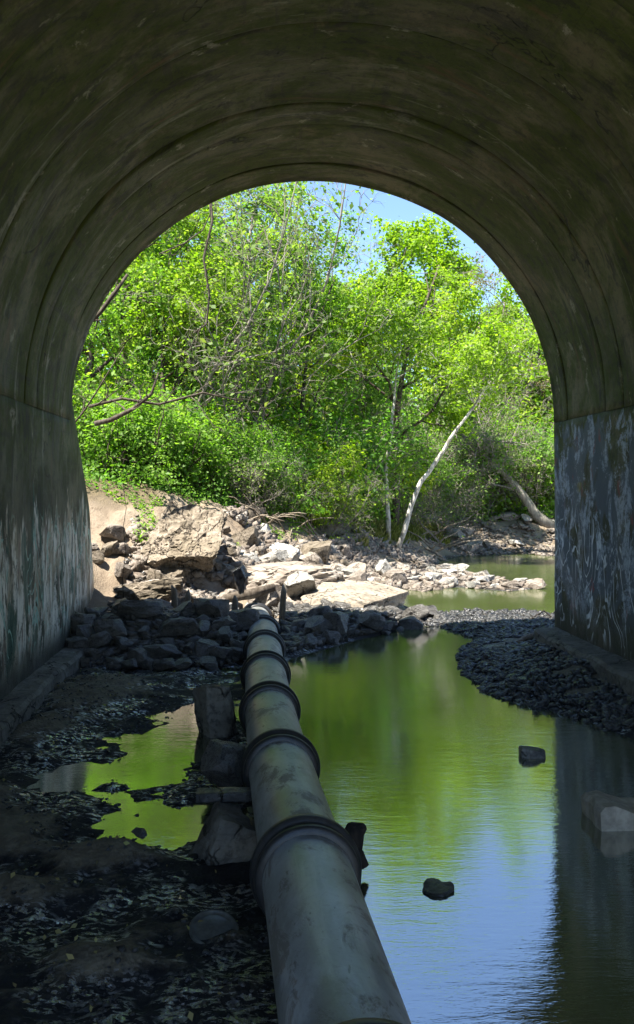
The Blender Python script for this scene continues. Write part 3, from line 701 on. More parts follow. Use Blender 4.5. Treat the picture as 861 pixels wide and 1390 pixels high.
# broken wood beside the nearest collar
def tube(path, radii, sides=7, seed=0, jag=.0):
    path = [Vector(p) for p in path]; V = []; Fq = []; rr = random.Random(seed)
    for i, p in enumerate(path):
        d = (path[min(i + 1, len(path) - 1)] - path[max(i - 1, 0)]).normalized(); x = d.cross(Vector((.13, .31, .94))).normalized(); y = d.cross(x)
        for k in range(sides):
            a = 2 * math.pi * k / sides; r = radii[i] * (1 + rr.uniform(-jag, jag)); V.append(p + x * r * math.cos(a) + y * r * math.sin(a))
    for i in range(len(path) - 1):
        for k in range(sides):
            k2 = (k + 1) % sides; Fq.append((i * sides + k, i * sides + k2, (i + 1) * sides + k2, (i + 1) * sides + k))
    Fq.append(tuple(range(sides))[::-1]); Fq.append(tuple((len(path) - 1) * sides + k for k in range(sides)))
    return [tuple(v) for v in V], Fq
def tubes(name, specs, mat, sides=7, seed=0, jag=0, smooth=True):
    V = []; Fq = []
    for k, (p, r) in enumerate(specs):
        a, b = tube(p, r, sides, seed + k, jag); o = len(V); V += a; Fq += [tuple(i + o for i in q) for q in b]
    return mesh_np(name, V, Fq, mat, smooth)
M_dw = bark_mat('wet_wood', (.012, .010, .009), (.035, .028, .022), (.008, .007, .006))
put(tubes('driftwood_stump', [([(-.15, 0, -.1), (.05, .05, .08), (.16, .04, .17), (.20, .02, .27), (.26, 0, .31)], [.09, .11, .10, .075, .03]), ([(.1, .03, .1), (.22, .02, .06), (.27, 0, -.02)], [.08, .06, .03])], M_dw, 8, 3, .25), 'driftwood_stump', (.12, 7.1, .09), (0, 0, 0), 'black broken wood stump sticking out beside the pipe collar', 'driftwood')
# bent rod and pale stick on the gravel bar
a, b, c = atd(716, 843, 20.2), atd(738, 829, 20.3), atd(762, 846, 20.4); o0 = Vector((b.x, b.y, 0))
put(tubes('bent_rod', [([a - o0 - Vector((.2, 0, .12)), a - o0, b - o0, c - o0 - Vector((0, 0, .05)), c - o0 + Vector((.2, 0, -.15))], [.018] * 5)], M_dw, 5), 'bent_rod', o0, (0,0,0), 'thin dark rod bent to a peak by the right wall end', 'rod')
p = at(718, 868, .25); put(tubes('driftwood_stick', [([(-.35, -.1, 0), (-.1, 0, .05), (.15, .05, .08), (.4, .0, .02)], [.03, .06, .06, .03])], M_wood, 6, 2, .2), 'driftwood_stick', (p.x, p.y, hz(p.x, p.y) + .02), (0,0,.4), 'pale driftwood stick lying on the dark gravel bar', 'stick')
# weathered stakes in front of the bank
for k, (px, py0, py1) in enumerate(((262, 845, 806), (319, 842, 814), (382, 838, 800), (440, 832, 812), (238, 838, 800))):
    if k == 3: continue
    d = 18.75 + .1 * k; t = atd(px - 8 * (k == 0), py1 - 6, d); zb = hz(t.x, t.y); h_ = t.z - zb
    put(tubes('stake', [([(0, 0, -.25), (.0, 0, h_ * .5), (.01, 0, h_ * .85), (.03 - .02 * k, 0, h_)], [.08, .075, .06, .015])], M_wood, 7, k, .12), 'stake', (t.x, t.y, zb), (R.uniform(-.05, .05), R.uniform(-.05, .05), 0),
        ('dark wooden stake with broken tip, second from the wing wall', 'pale pointed wooden stake, third from the wing wall', 'thick wooden stake next to the pipe end', '', 'dark wooden stake closest to the wing wall')[k], 'stake', 'broken stakes before the bank')
# log at the pipe's end and black bag
put(tubes('log', [([atd(285, 822, 20.6), atd(310, 812, 20.7), atd(340, 806, 20.9), atd(372, 797, 21.2)], [.07, .11, .12, .08])], M_bark, 10, 4, .2), 'log', (0,0,0), (0,0,0), 'thick weathered log lying above the buried end of the pipe', 'log')
bm = rock_bm(77, 6, 4, 1, .16, (.26, .2, .42))
p = atd(324, 784, 20.2); put(from_bm('plastic_bag', bm, M_black, True), 'plastic_bag', (p.x, p.y - .15, p.z + .02), (.2, -.45, .2), 'crumpled shiny black plastic bag draped on the log', 'bag')
# half buried round lid near the pipe
V, Fq, U = lathe([(-.02, .24), (.02, .245), (.05, .22), (.055, .20), (.04, .17), (.06, .12), (.07, .0)], (0, 0, 0), (0, 0, 1), 40) if False else ([], [], [])
prf = [(.165, -.03), (.17, .01), (.16, .028), (.148, .024), (.14, .012), (.11, .022), (.06, .030), (.001, .034)]
V = [(r_ * math.cos(2 * math.pi * k / 40), r_ * math.sin(2 * math.pi * k / 40), z_) for r_, z_ in prf for k in range(40)]
Fq = [(i * 40 + k, i * 40 + (k + 1) % 40, (i + 1) * 40 + (k + 1) % 40, (i + 1) * 40 + k) for i in range(len(prf) - 1) for k in range(40)]
M_lid = plain('scuffed_plastic', (.09, .095, .085), .35, .5, .5, 20, .2, .004)
p = at(290, 1272, .06); put(mesh_np('plastic_disc', V, Fq, M_lid, True), 'plastic_disc', (p.x, p.y, hz(p.x, p.y) - .03), (.3, .15, 0), 'grey round plastic disc half sunk in the wet mud beside the pipe', 'plastic disc')

# ------------------------------------------------------------------ gravel and small rubble (uncountable)
def scatter_stones(name, n, sampler, smin, smax, mat, seed, flat=.6, blocky=False):
    rng = np.random.default_rng(seed); bm = bmesh.new(); (bmesh.ops.create_cube(bm, size=1.5) and bmesh.ops.triangulate(bm, faces=bm.faces[:])) if blocky else bmesh.ops.create_icosphere(bm, subdivisions=1, radius=1); bm.verts.ensure_lookup_table()
    bv = np.array([v.co for v in bm.verts]); bf = np.array([[v.index for v in f.verts] for f in bm.faces]); bm.free()
    xy = sampler(rng, n); n = len(xy); s = smin + (smax - smin) * rng.random(n)**2.5
    ang = rng.random(n) * 6.28; z = hgt(xy[:, 0], xy[:, 1]); jit = 1 + np.clip(rng.normal(0, .26, (n, len(bv), 1)), -.6, .6)
    P = bv[None] * jit * s[:, None, None]; P[:, :, 2] *= flat; P[:, :, 0] *= 1.25
    c, sn = np.cos(ang)[:, None], np.sin(ang)[:, None]; px = P[:, :, 0] * c - P[:, :, 1] * sn; py = P[:, :, 0] * sn + P[:, :, 1] * c
    tl = rng.normal(0, .3, (n, 1)); P = np.stack([px, py, P[:, :, 2] + px * tl], 2)
    P[:, :, 0] += xy[:, :1]; P[:, :, 1] += xy[:, 1:2]; P[:, :, 2] += (z + s * flat * .3)[:, None]
    Fc = (bf[None] + (np.arange(n) * len(bv))[:, None, None]).reshape(-1, 3)
    return tag(obj(name, mesh_np(name, P.reshape(-1, 3), Fc, mat)), None, None, None, 'stuff')
def uni(x0, x1, y0, y1, f):
    def s(rng, n):
        o = []
        while sum(map(len, o)) < n:
            q = rng.random((n * 2, 2)) * [x1 - x0, y1 - y0] + [x0, y0]; o.append(q[f(q[:, 0], q[:, 1])])
        return np.concatenate(o)[:n]
    return s
axR = lambda y: -.0667 * y + 5.6
tag(scatter_stones('gravel', 13000, uni(2, 6, 10, 22, lambda x, y: (hgt(x, y) > -.03) & (hgt(x, y) < .6) & ((x < axR(y) - .3) | (y > 16.5)) & (x > 2) & (vn(x * 2.1, y * 2.1, 66) + .35 * vn(x * 7, y * 7, 67) > .42)), .006, .085, M_wetr, 1), 'dark wet gravel of the bar along the right wall', 'gravel')
tag(scatter_stones('gravel', 5000, uni(-4.2, 0, 4.2, 15.5, lambda x, y: (hgt(x, y) > -.01) & (x < -.35 - .05 * y + .6) & (vn(x * 1.5, y * 1.5, 60) > .45)), .004, .026, M_wetr, 2), 'dark wet gravel strewn over the mud left of the pipe', 'gravel')
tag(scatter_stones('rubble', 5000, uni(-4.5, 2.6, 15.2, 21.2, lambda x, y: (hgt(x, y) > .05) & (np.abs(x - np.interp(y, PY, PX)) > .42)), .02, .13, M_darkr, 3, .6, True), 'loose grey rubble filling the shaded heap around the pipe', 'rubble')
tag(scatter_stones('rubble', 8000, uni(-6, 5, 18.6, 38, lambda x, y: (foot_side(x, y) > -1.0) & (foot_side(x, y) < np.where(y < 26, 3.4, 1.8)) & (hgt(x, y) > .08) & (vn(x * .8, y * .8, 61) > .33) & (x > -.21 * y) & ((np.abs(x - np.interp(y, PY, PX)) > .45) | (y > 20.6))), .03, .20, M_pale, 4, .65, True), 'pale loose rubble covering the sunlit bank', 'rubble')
tag(scatter_stones('pebbles', 3000, uni(2, 14, 26, 47, lambda x, y: inside(b1, x, y) | inside(b2, x, y)), .03, .17, M_pale, 5, .5, True), 'white pebbles between the stones of the creek bars', 'pebbles')

# ------------------------------------------------------------------ leaves, trees, shrubs
def leaf_quads(P, N, size, rng, asp=.62):
    n = len(P); N = N / np.linalg.norm(N, axis=1, keepdims=True)
    r = rng.normal(0, 1, (n, 3)); U = np.cross(N, r); U /= np.linalg.norm(U, axis=1, keepdims=True) + 1e-9; W = np.cross(N, U)
    s = (size * (.45 + 1.0 * rng.random(n)**1.3))[:, None]
    a = P - U * s * .5; t = P + U * s * .5 - N * s * .12; l = P + W * s * .5 * asp - U * s * .05 + N * s * .06; q = P - W * s * .5 * asp - U * s * .05 + N * s * .06
    V = np.stack([a, l, t, q], 1).reshape(-1, 3); return V, np.arange(n * 4).reshape(-1, 4)
class Tree:
    def __init__(s, seed): s.r = random.Random(seed); s.br = []; s.anch = []
    def grow(s, p, d, L, r0, lev, maxlev, spec):
        r = s.r; n = max(3, 7 - lev); pts = [p.copy()]; rad = [r0]; d = d.normalized(); r1 = r0 * spec.get('taper', .35)
        for i in range(n):
            w_ = spec['wob'] * (1 + lev * .5); d = (d + Vector((r.gauss(0, w_), r.gauss(0, w_), r.gauss(0, w_) + spec['up'][min(lev, len(spec['up']) - 1)]))).normalized()
            p = p + d * (L / n); pts.append(p.copy()); rad.append(r0 + (r1 - r0) * (i + 1) / n)
        s.br.append((pts, rad, lev))
        if lev >= spec.get('leaf_from', 2):
            for i in range(1, len(pts)): s.anch.append(pts[i])
        if lev < maxlev:
            k = spec['kids'][lev]; t0 = spec['t0'][lev]
            for j in range(k):
                t = t0 + (1 - t0) * (j + r.random()) / k; f = t * n; i = min(int(f), n - 1); q = pts[i].lerp(pts[i + 1], f - i)
                ax = (pts[i + 1] - pts[i]).normalized(); a = r.uniform(0, 6.28); side = ax.orthogonal().normalized(); side = Matrix.Rotation(a, 3, ax) @ side
                an = math.radians(r.uniform(*spec['ang'][lev])); nd = ax * math.cos(an) + side * math.sin(an)
                s.grow(q, nd, L * spec['len'][lev] * r.uniform(.65, 1.15) * (1.15 - .5 * t), max(rad[i] * spec.get('rr', .55), .006), lev + 1, maxlev, spec)
    def wood(s, name, mat):
        V = []; Fq = []
        for pts, rad, lev in s.br:
            a, b = tube(pts, rad, (9, 6, 4, 3, 3)[min(lev, 4)]); o = len(V); V += a; Fq += [tuple(i + o for i in q) for q in b]
        return mesh_np(name, V, Fq, mat, True)
    def crown(s, name, mat, n, size, spread, seed, up=.9):
        rng = np.random.default_rng(seed); A = np.array([tuple(a) for a in s.anch]); w_ = rng.random(len(A))**1.5; i = rng.choice(len(A), n, p=w_ / w_.sum())
        P = A[i] + rng.normal(0, spread, (n, 3)) * [1, 1, .7]; P[:, 2] = np.maximum(P[:, 2], .02); c = A.mean(0)
        N = rng.normal(0, .75, (n, 3)) + [0, 0, up] + (P - c) / (np.linalg.norm(P - c, axis=1, keepdims=True) + 1e-6) * .5
        V, Fc = leaf_quads(P, N, size, rng); return mesh_np(name, V, Fc, mat)
TS = dict(wob=.10, up=(.02, .10, .04, 0), kids=(9, 7, 5), t0=(.28, .25, .2), ang=((45, 75), (30, 65), (30, 70)), len=(.50, .52, .55), taper=.25)
TT = dict(TS, kids=(12, 6, 5), t0=(.22, .2, .2), len=(.36, .5, .55), up=(.03, .16, .06, 0))
SS = dict(wob=.16, up=(.06, .04, -.01, 0), kids=(7, 5, 3), t0=(.15, .2, .2), ang=((30, 70), (30, 70), (30, 70)), len=(.55, .55, .6), taper=.3, leaf_from=1)
BS = dict(wob=.15, up=(.03, .06, .02, 0), kids=(10, 6, 4), t0=(.2, .2, .15), ang=((30, 65), (25, 65), (25, 70)), len=(.5, .5, .55), taper=.2)
VAR = {}
def variant(key, seed, spec, L, r0, leaf, n, size, spread, bark, maxlev=3, stems=1, lean=(0, 0), stem_spread=.7):
    t = Tree(seed)
    for k in range(stems):
        if stems == 1: d = Vector((lean[0], lean[1], 1)); p = Vector((0, 0, -.2))
        else:
            a = t.r.uniform(0, 6.28); q = t.r.uniform(.2, stem_spread); d = Vector((math.cos(a) * q, math.sin(a) * q, 1)); p = Vector((math.cos(a) * .25, math.sin(a) * .25, -.15))
        t.grow(p, d, L * (1 if stems == 1 else t.r.uniform(.7, 1.1)), r0, 0, maxlev, spec)
    VAR[key] = (t.wood('trunk' if stems == 1 else 'stems', bark), t.crown('crown' if stems == 1 else 'foliage', leaf, n, size, spread, seed + 1) if n else None)
variant('broadA', 1, TS, 12, .22, M_lb, 14000, .17, .19, M_bark); variant('broadB', 2, TS, 12.5, .20, M_lb, 13000, .17, .19, M_bark)
variant('midA', 3, TS, 12, .22, M_lm, 14000, .17, .19, M_bark); variant('midB', 4, TT, 14, .18, M_lm, 14000, .17, .19, M_bark)
variant('tall', 5, TT, 15, .20, M_lb, 7000, .17, .19, M_grey); variant('olive', 6, TT, 13, .18, M_lo, 8000, .15, .19, M_grey)
variant('bud', 7, BS, 13, .17, M_lp, 7000, .12, .22, M_grey); variant('maple', 11, TS, 13.0, .20, M_lb, 22000, .19, .19, M_bark)
variant('shrubA', 20, SS, 2.4, .035, M_li, 4300, .115, .16, M_bark, 2, 8); variant('shrubB', 21, SS, 2.6, .03, M_lm, 6000, .105, .18, M_grey, 2, 9)
variant('shrubC', 22, SS, 2.2, .03, M_lb, 6000, .11, .18, M_bark, 2, 8)
variant('brush', 23, dict(SS, kids=(8, 6, 4), wob=.2), 2.8, .022, M_lo, 1600, .09, .2, M_grey, 3, 7, (0, 0), 1.0)
variant('bare', 24, BS, 7.0, .045, M_lo, 900, .11, .25, M_grey); variant('bare2', 25, BS, 9.0, .07, M_lm, 1500, .12, .3, M_bark)
variant('far', 26, TS, 13, .25, M_lm, 12000, .26, .34, M_bark); variant('far2', 27, TT, 14, .25, M_lb, 11000, .26, .36, M_grey)
def plant(key, name, x, y, sc, label, cat, group=None, rz=None, tilt=(0, 0), zoff=-.05, sz=1):
    o = empty(name, (x, y, hz(x, y) + zoff), R.uniform(0, 6.28) if rz is None else rz, sc); o.rotation_euler[0] = tilt[0]; o.rotation_euler[1] = tilt[1]; o.scale[2] *= sz
    tr, cr = VAR[key]; shrub = cat == 'shrub'
    obj('stems' if shrub else 'trunk', tr, o)
    if cr: obj('foliage' if shrub else 'crown', cr, o)
    return tag(o, label, cat, group)
def xat(px, d): return (px - HX) * d / F
LOOK = {'shrubA': 'deep green leafy shrub', 'shrubB': 'mid-green leafy shrub', 'shrubC': 'yellow-green leafy shrub', 'broadA': 'bright green spreading tree', 'broadB': 'bright green spreading tree',
        'midA': 'mid-green spreading tree', 'midB': 'mid-green slender tree', 'olive': 'olive-green airy tree', 'far': 'mid-green woodland tree', 'far2': 'yellow-green woodland tree'}
# wooded left bank
for px, d, key, sc in ((60, 27, 'midA', .80), (130, 30, 'broadA', .85), (185, 33, 'midB', .92), (235, 30.5, 'broadB', .72), (255, 36, 'midA', .92), (310, 33, 'olive', .88), (350, 38, 'broadA', .84), (395, 36, 'midB', .70), (420, 42, 'olive', .86)):
    plant(key, 'broadleaf_tree', xat(px, d), d, sc, LOOK[key] + ' in the left bank thicket ' + ('behind the wing wall' if px < 150 else 'above the huge outcrop' if px < 270 else 'straight behind the pipe end' if px < 370 else 'nearest the tall thin-crowned tree'), 'tree', 'trees of the left bank thicket')
for px, d, key, sc in ((460, 47, 'far', .72), (560, 60, 'far', 1.0), (610, 57, 'far2', .85), (665, 58, 'olive', .95), (735, 58, 'far', .78), (790, 60, 'far2', .95), (510, 62, 'far2', .85), (400, 55, 'far', .86), (330, 52, 'far2', .9), (250, 50, 'far', 1.1), (170, 48, 'far2', 1.05), (90, 46, 'far', 1.0), (640, 66, 'far', .85), (720, 68, 'far2', .9), (840, 62, 'far', .9)):
    plant(key, 'woodland_tree', xat(px, d), d, sc, LOOK[key] + (' far behind the left bank thicket' if px < 470 else ' behind the white trunks and the bright tree' if px < 640 else ' beyond the far creek bank'), 'tree', 'woodland trees behind the creek')
plant('maple', 'broadleaf_tree', xat(535, 40), 40, .98, 'bright yellow-green tree with full crown behind the white trunks', 'tree')
plant('tall', 'broadleaf_tree', xat(487, 43), 43, 1.0, 'tall thin-crowned tree reaching the sky beside the bright tree', 'tree')
plant('bud', 'budding_tree', xat(688, 56), 56, 1.05, 'brownish budding tree with almost bare crown against the sky', 'tree')
plant('bare2', 'bare_tree', xat(300, 31), 31, 1.15, 'nearly leafless dark tree rising from the left bank thicket', 'tree')
plant('bare', 'bare_tree', xat(365, 33), 33, 1.6, 'grey leafless tree tangled with twigs in the left bank thicket', 'tree')
for px, d, sc in ((428, 38, 1.9), (455, 41, 1.8), (620, 48.5, 1.3), (660, 49.5, 1.5), (330, 29.5, 1.1), (385, 37, 2.1), (345, 35, 2.0), (255, 30, 1.7), (500, 42, 2.0)):
    plant('bare', 'bare_tree', xat(px, d), d, sc, ('tall ' if sc > 1.6 else 'short ') + 'grey leafless sapling full of fine twigs ' + ('on the far bank' if px > 600 else 'on the slope between thicket and bright tree' if px > 390 else 'among the shrubs above the rocky bank'), 'tree', 'leafless saplings')
for px, d, key, sc in ((110, 36, 'shrubB', 2.6), (165, 38, 'shrubC', 2.8), (225, 39, 'shrubB', 2.8), (285, 41, 'shrubA', 3.0), (345, 43, 'shrubC', 3.0), (400, 45, 'shrubB', 3.0), (455, 50, 'shrubA', 3.2), (620, 60, 'shrubB', 3.4), (690, 60, 'shrubC', 3.4), (760, 61, 'shrubB', 3.4), (540, 54, 'shrubB', 3.2)):
    plant(key, 'leafy_shrub', xat(px, d), d, sc, LOOK[key] + ', very tall, in the shade ' + ('deep inside the left bank thicket' if px < 350 else 'behind the bright tree' if px < 600 else 'behind the far bank shrubs'), 'shrub', 'tall undergrowth behind the trees')
# white sycamore trunks
def sycamore(base, path_px, d, rad, label, crown_key, seed):
    b = Vector((xat(base, d), d, 0)); b.z = hz(b.x, b.y) - .1; P = [Vector((0, 0, 0))] + [atd(px, py, d) - b for px, py in path_px]
    t = Tree(seed); n = len(P); rads = [rad * (1 - .9 * i / (n - 1)) for i in range(n)]
    fine = []; fr = []
    for i in range(n - 1):
        for k in range(3):
            f = k / 3; fine.append(P[i].lerp(P[i + 1], f) + Vector((t.r.gauss(0, .03), t.r.gauss(0, .03), 0)) * (i + k > 0)); fr.append(rads[i] + (rads[i + 1] - rads[i]) * f)
    fine.append(P[-1]); fr.append(rads[-1]); t.br.append((fine, fr, 0))
    for j in range(16):
        i = t.r.randrange(int(len(fine) * .68), len(fine)); a = t.r.uniform(0, 6.28)
        t.grow(fine[i], Vector((math.cos(a), math.sin(a), .5)), t.r.uniform(1.6, 3.2), fr[i] * .4, 1, 3, TS)
    o = empty('sycamore_tree', b); obj('trunk', t.wood('trunk', M_syc), o); obj('crown', t.crown('crown', M_lb, 5500, .16, .2, seed), o)
    return tag(o, label, 'tree')
sycamore(527, [(524, 640), (530, 590), (535, 545), (540, 500), (548, 450)], 37.0, .115, 'upright pale-barked sycamore trunk next to the leaning white one', None, 61)
sycamore(537, [(571, 655), (602, 610), (633, 565), (665, 518), (700, 468)], 35.6, .115, 'white-barked sycamore leaning strongly over the creek', None, 62)
# dark tree leaning from the far bank
b = Vector((xat(752, 47.5), 47.5, 0)); b.z = hz(b.x, b.y) - .1; t = Tree(71)
P = [Vector((0, 0, 0))] + [atd(px, py, 47.5) - b for px, py in ((728, 700), (706, 668), (682, 640), (655, 618), (625, 590))]
t.br.append((P, [.34, .27, .24, .18, .12, .06], 0))
for j in range(16):
    i = t.r.choice([2, 3, 3, 4, 4, 5]); t.grow(P[i], Vector((t.r.uniform(-1.2, .3), t.r.uniform(-.6, .6), t.r.uniform(.1, 1))), t.r.uniform(2.5, 5), .07, 1, 3, BS)
o = empty('leaning_tree', b); obj('trunk', t.wood('trunk', M_grey), o); obj('crown', t.crown('crown', M_lo, 2500, .13, .3, 72), o); tag(o, 'grey-brown tree leaning left from the far creek bank with bare twigs', 'tree')
# shrubs along the crest, the point and the far bank
for px, d, key, sc in ((150, 25.0, 'shrubA', .9), (185, 25.8, 'shrubA', 1.1), (225, 26.2, 'shrubA', .95), (170, 27.6, 'shrubB', 1.4), (260, 27.0, 'shrubA', 1.0), (300, 27.8, 'shrubB', 1.0), (240, 29.2, 'shrubC', 1.4), (330, 29, 'shrubA', 1.1), (290, 30.5, 'shrubB', 1.5), (362, 29.2, 'shrubB', .95), (385, 31, 'shrubA', 1.2), (410, 30.8, 'shrubC', .95), (430, 33, 'shrubC', 1.4), (450, 33, 'shrubB', .95), (440, 36.5, 'shrubB', 1.8), (360, 33.5, 'shrubC', 1.7), (130, 28.5, 'shrubC', 1.3), (480, 39, 'shrubB', 1.5), (505, 42, 'shrubC', 1.6)):
    plc = 'above the soil bank next to the wing wall' if px < 200 else 'on the crest above the huge outcrop' if px < 280 else 'on the crest above the pipe end' if px < 370 else 'on the crest above the tilted slab' if px < 435 else 'near the grassy point before the white trunks'
    plant(key, 'leafy_shrub', xat(px, d), d, sc, LOOK[key] + (' ' if sc < 1.25 else ', tall, ') + plc, 'shrub', 'shrubs on the left bank crest')
for px, d, key, sc in ((575, 46.5, 'shrubB', 1.3), (610, 48.5, 'shrubA', 1.6), (645, 49.5, 'shrubC', 1.7), (680, 50.5, 'shrubA', 1.8), (715, 50.5, 'shrubB', 2.0), (745, 51, 'shrubC', 1.9), (775, 51, 'shrubA', 1.9), (805, 50.5, 'shrubB', 2.0), (560, 51, 'shrubC', 1.8), (600, 53, 'shrubB', 2.1), (660, 54, 'shrubC', 2.3), (725, 54.5, 'shrubA', 2.3)):
    plant(key, 'leafy_shrub', xat(px, d), d, sc, LOOK[key] + ' on the far bank ' + ('behind the driftwood pile' if px < 630 else 'above the far stones' if px < 700 else 'around the leaning grey tree'), 'shrub', 'shrubs on the far bank')
for px, d, sc in ((590, 43.5, 1.0), (562, 41.5, .8), (615, 47.6, 1.3), (655, 48.5, 1.5), (700, 49, 1.4), (630, 50, 2.0), (585, 49, 2.0), (400, 29.3, .9), (345, 27.6, .8), (440, 31.5, .9), (670, 52, 2.2), (560, 47, 1.9)):
    plant('brush', 'twiggy_shrub', xat(px, d), d, sc, ('large' if sc > 1.6 else 'mid-sized' if sc > 1.0 else 'small') + ' grey twiggy bush with few leaves ' + ('on the edge of the rocky left bank' if px < 500 else 'by the driftwood pile' if d < 45 else 'at the far bank behind the creek bend'), 'shrub', 'twiggy bushes beside the creek')

# ------------------------------------------------------------------ dead branches, ground cover, grass, litter
def branch(name, px, d, rads, label, cat='branch', mat=M_bark, kids=8, klen=.8, seed=1, dd=None):
    pts = [atd(x, y, d + (dd[i] if dd else 0)) for i, (x, y) in enumerate(px)]; o0 = pts[0].copy(); P = [p - o0 for p in pts]
    t = Tree(seed); t.br.append((P, rads, 0))
    for j in range(kids):
        i = t.r.randrange(1, len(P)); q = P[i - 1].lerp(P[i], t.r.random()); ax = (P[i] - P[i - 1]).normalized()
        t.grow(q, ax * .6 + Vector((t.r.uniform(-1, 1), t.r.uniform(-.5, .5), t.r.uniform(-.8, 1))), klen * t.r.uniform(.5, 1.2), rads[i] * .55, 1, 3, dict(BS, kids=(3, 3, 2)))
    o = obj(name, t.wood(name, mat)); o.location = o0; return tag(o, label, cat)
branch('dead_branch', [(92, 585), (112, 560), (128, 536), (150, 500), (168, 470)], 19.0, [.022, .02, .018, .014, .008], 'thin dark branch slanting in front of the wing wall', seed=3, kids=5, klen=.6)
branch('dead_branch', [(96, 440), (120, 438), (135, 425), (155, 398), (173, 372)], 20.0, [.03, .04, .05, .05, .03], 'thick dark broken branch hanging beside the culvert mouth', seed=4, kids=7, klen=.7)
branch('dead_branch', [(120, 552), (165, 541), (215, 549), (275, 533), (330, 545)], 23.5, [.045, .04, .035, .03, .015], 'long bare horizontal branch across the bank thicket', seed=5, kids=10, klen=1.3, dd=[0, .3, .6, .9, 1.2])
branch('dead_branch', [(215, 345), (250, 330), (275, 312), (285, 290), (283, 265)], 24.0, [.02, .02, .018, .015, .01], 'dark twig arching close below the culvert crown', seed=6, kids=8, klen=.7)
branch('hanging_vine', [(283, 240), (288, 300), (276, 350), (284, 400), (280, 440), (262, 452)], 24.5, [.035, .035, .03, .03, .03, .02], 'dark twisted vine hanging down through the thicket', 'vine', seed=8, kids=9, klen=.9)
branch('dead_branch', [(128, 575), (150, 570), (180, 555), (205, 535), (215, 505)], 23.0, [.07, .065, .055, .04, .02], 'thick grey fallen limb above the soil bank by the wing wall', seed=9, kids=7, klen=.8)
def wire(px, d, label, seed, mat=M_dw):
    pts = [atd(x, y, d) for x, y in px]; o0 = pts[-1].copy(); put(tubes('root_strand', [([p - o0 for p in pts], [.007] * len(pts))], mat, 5), 'root_strand', o0, (0,0,0), label, 'root')
wire([(166, 655), (171, 690), (167, 715), (170, 750), (166, 785), (168, 830)], 18.9, 'thin dark root strand hanging straight down the soil bank', 1)
# driftwood pile on the point
o = None
for k in range(16):
    px = R.uniform(560, 605); d = R.uniform(38.5, 42); x = xat(px, d); z = hz(x, d)
    a = R.uniform(-.9, .9); L = R.uniform(1.0, 2.8); dirv = Vector((math.cos(a) * R.choice([1, -1]), R.uniform(-.3, .3), abs(math.sin(a)) * .9 + .1)).normalized()
    put(tubes('driftwood_branch', [([dirv * (-.2), dirv * L * .4 + Vector((0, 0, R.uniform(0, .15))), dirv * L * .75, dirv * L + Vector((R.uniform(-.2, .2), 0, .1))], [.045, .04, .03, .012])], M_wood, 5, k), 'driftwood_branch', (x, d, z + .08), (0,0,0), 'bare brown driftwood branch in the pile on the point', 'driftwood', 'driftwood pile on the point')
for k in range(26):
    px = R.uniform(330, 430); d = 25.2 + (px - 330) * .04 + R.uniform(-.3, 1.2); x = xat(px, d); z = hz(x, d)
    a = R.uniform(-2.6, -.3); L = R.uniform(.6, 1.5); dirv = Vector((math.cos(a), -.3, R.uniform(-.2, .7))).normalized()
    put(tubes('dry_vine', [([dirv * (-.1), dirv * L * .35 + Vector((0, 0, .18)), dirv * L * .7 + Vector((R.uniform(-.1, .1), 0, .12)), dirv * L], [.025, .022, .018, .008])], M_wood, 5, k), 'dry_vine', (x, d, z + .12), (0,0,0), 'dry brown vine stem sprawling over the crest of the rocky bank', 'vine', 'dry vines over the bank edge')
def cover(name, n, x0, x1, y0, y1, f, size, mat, seed, lift, label, cat):
    rng = np.random.default_rng(seed); xy = uni(x0, x1, y0, y1, f)(rng, n); z = hgt(xy[:, 0], xy[:, 1]); lf = rng.random(n)**1.6 * lift * (.25 + 1.5 * vn(xy[:, 0] * 1.4, xy[:, 1] * 1.4, 90))
    P = np.stack([xy[:, 0], xy[:, 1], z + .02 + lf], 1); N = rng.normal(0, .6, (n, 3)) + [.25, -.35, .8]
    V, Fc = leaf_quads(P, N, size, rng); return tag(obj(name, mesh_np(name, V, Fc, mat)), label, cat, None, 'stuff')
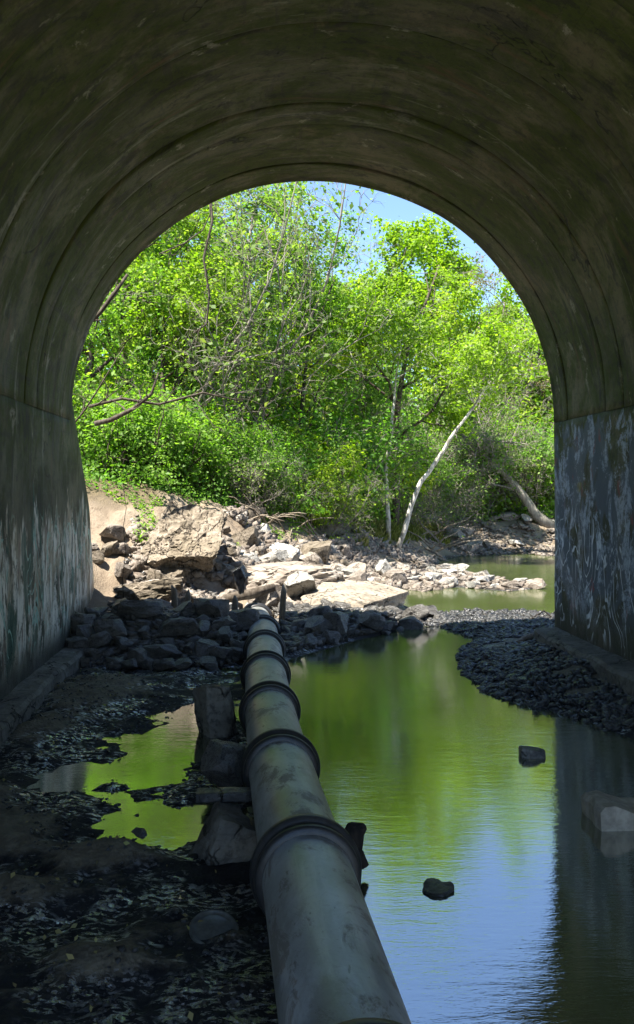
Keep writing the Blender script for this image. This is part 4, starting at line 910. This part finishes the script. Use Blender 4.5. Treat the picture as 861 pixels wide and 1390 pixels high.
fsd = lambda x, y: foot_side(x, y) - np.interp(y, [17, 24, 30, 36, 50], [4.5, 4.0, 2.9, 2.0, 2.0]) + fbm(x * .6, y * .6, 3, 77) * 1.2
cover('ivy', 30000, -11, 4, 20, 42, lambda x, y: (fsd(x, y) > 0) & (fsd(x, y) < 6), .10, M_li, 11, .5, 'green ivy and seedlings carpeting the top of the left bank', 'ivy')
cover('ivy', 2200, -5.5, 2, 20, 33, lambda x, y: (fsd(x, y) > -1.6) & (fsd(x, y) < .2) & (vn(x * 1.6, y * 1.6, 93) > .68), .08, M_lm, 14, .2, 'sparse green sprouts between the rocks of the bank', 'ivy')
cover('undergrowth', 30000, 3, 22, 46, 62, lambda x, y: (foot_side(x, y) > 1.8), .18, M_lm, 12, 1.0, 'low green undergrowth along the far bank', 'undergrowth')
rng = np.random.default_rng(5); n = 9000
xy = uni(1.5, 7, 32, 44, lambda x, y: (fsd(x, y) > -.9) & (fsd(x, y) < 2.2))(rng, n); z = hgt(xy[:, 0], xy[:, 1]); a = rng.random(n) * 6.28; L = .12 + .28 * rng.random(n); wd = .010 + .010 * rng.random(n)
d = np.stack([np.cos(a), np.sin(a), 0 * a], 1); p = np.stack([xy[:, 0], xy[:, 1], z - .02], 1); sd_ = np.stack([-np.sin(a), np.cos(a), 0 * a], 1) * wd[:, None]; up_ = np.array([0, 0, 1.])
ln = (.15 + .5 * rng.random(n))[:, None]
V = np.stack([p - sd_, p + sd_, p + (up_ * .6 + d * ln * .35) * L[:, None] + sd_ * .7, p + (up_ + d * ln) * L[:, None], p + (up_ * .6 + d * ln * .35) * L[:, None] - sd_ * .7], 1).reshape(-1, 3)
tag(obj('grass', mesh_np('grass', V, np.arange(n * 5).reshape(-1, 5), M_grass)), 'yellow-green grass on the point below the white trunks', 'grass', None, 'stuff')
cover('leaf_litter', 240, -4, -.2, 4.2, 16, lambda x, y: hgt(x, y) > .02, .045, M_litter, 15, .01, 'fallen yellowish leaves dotted over the mud left of the pipe', 'leaves')
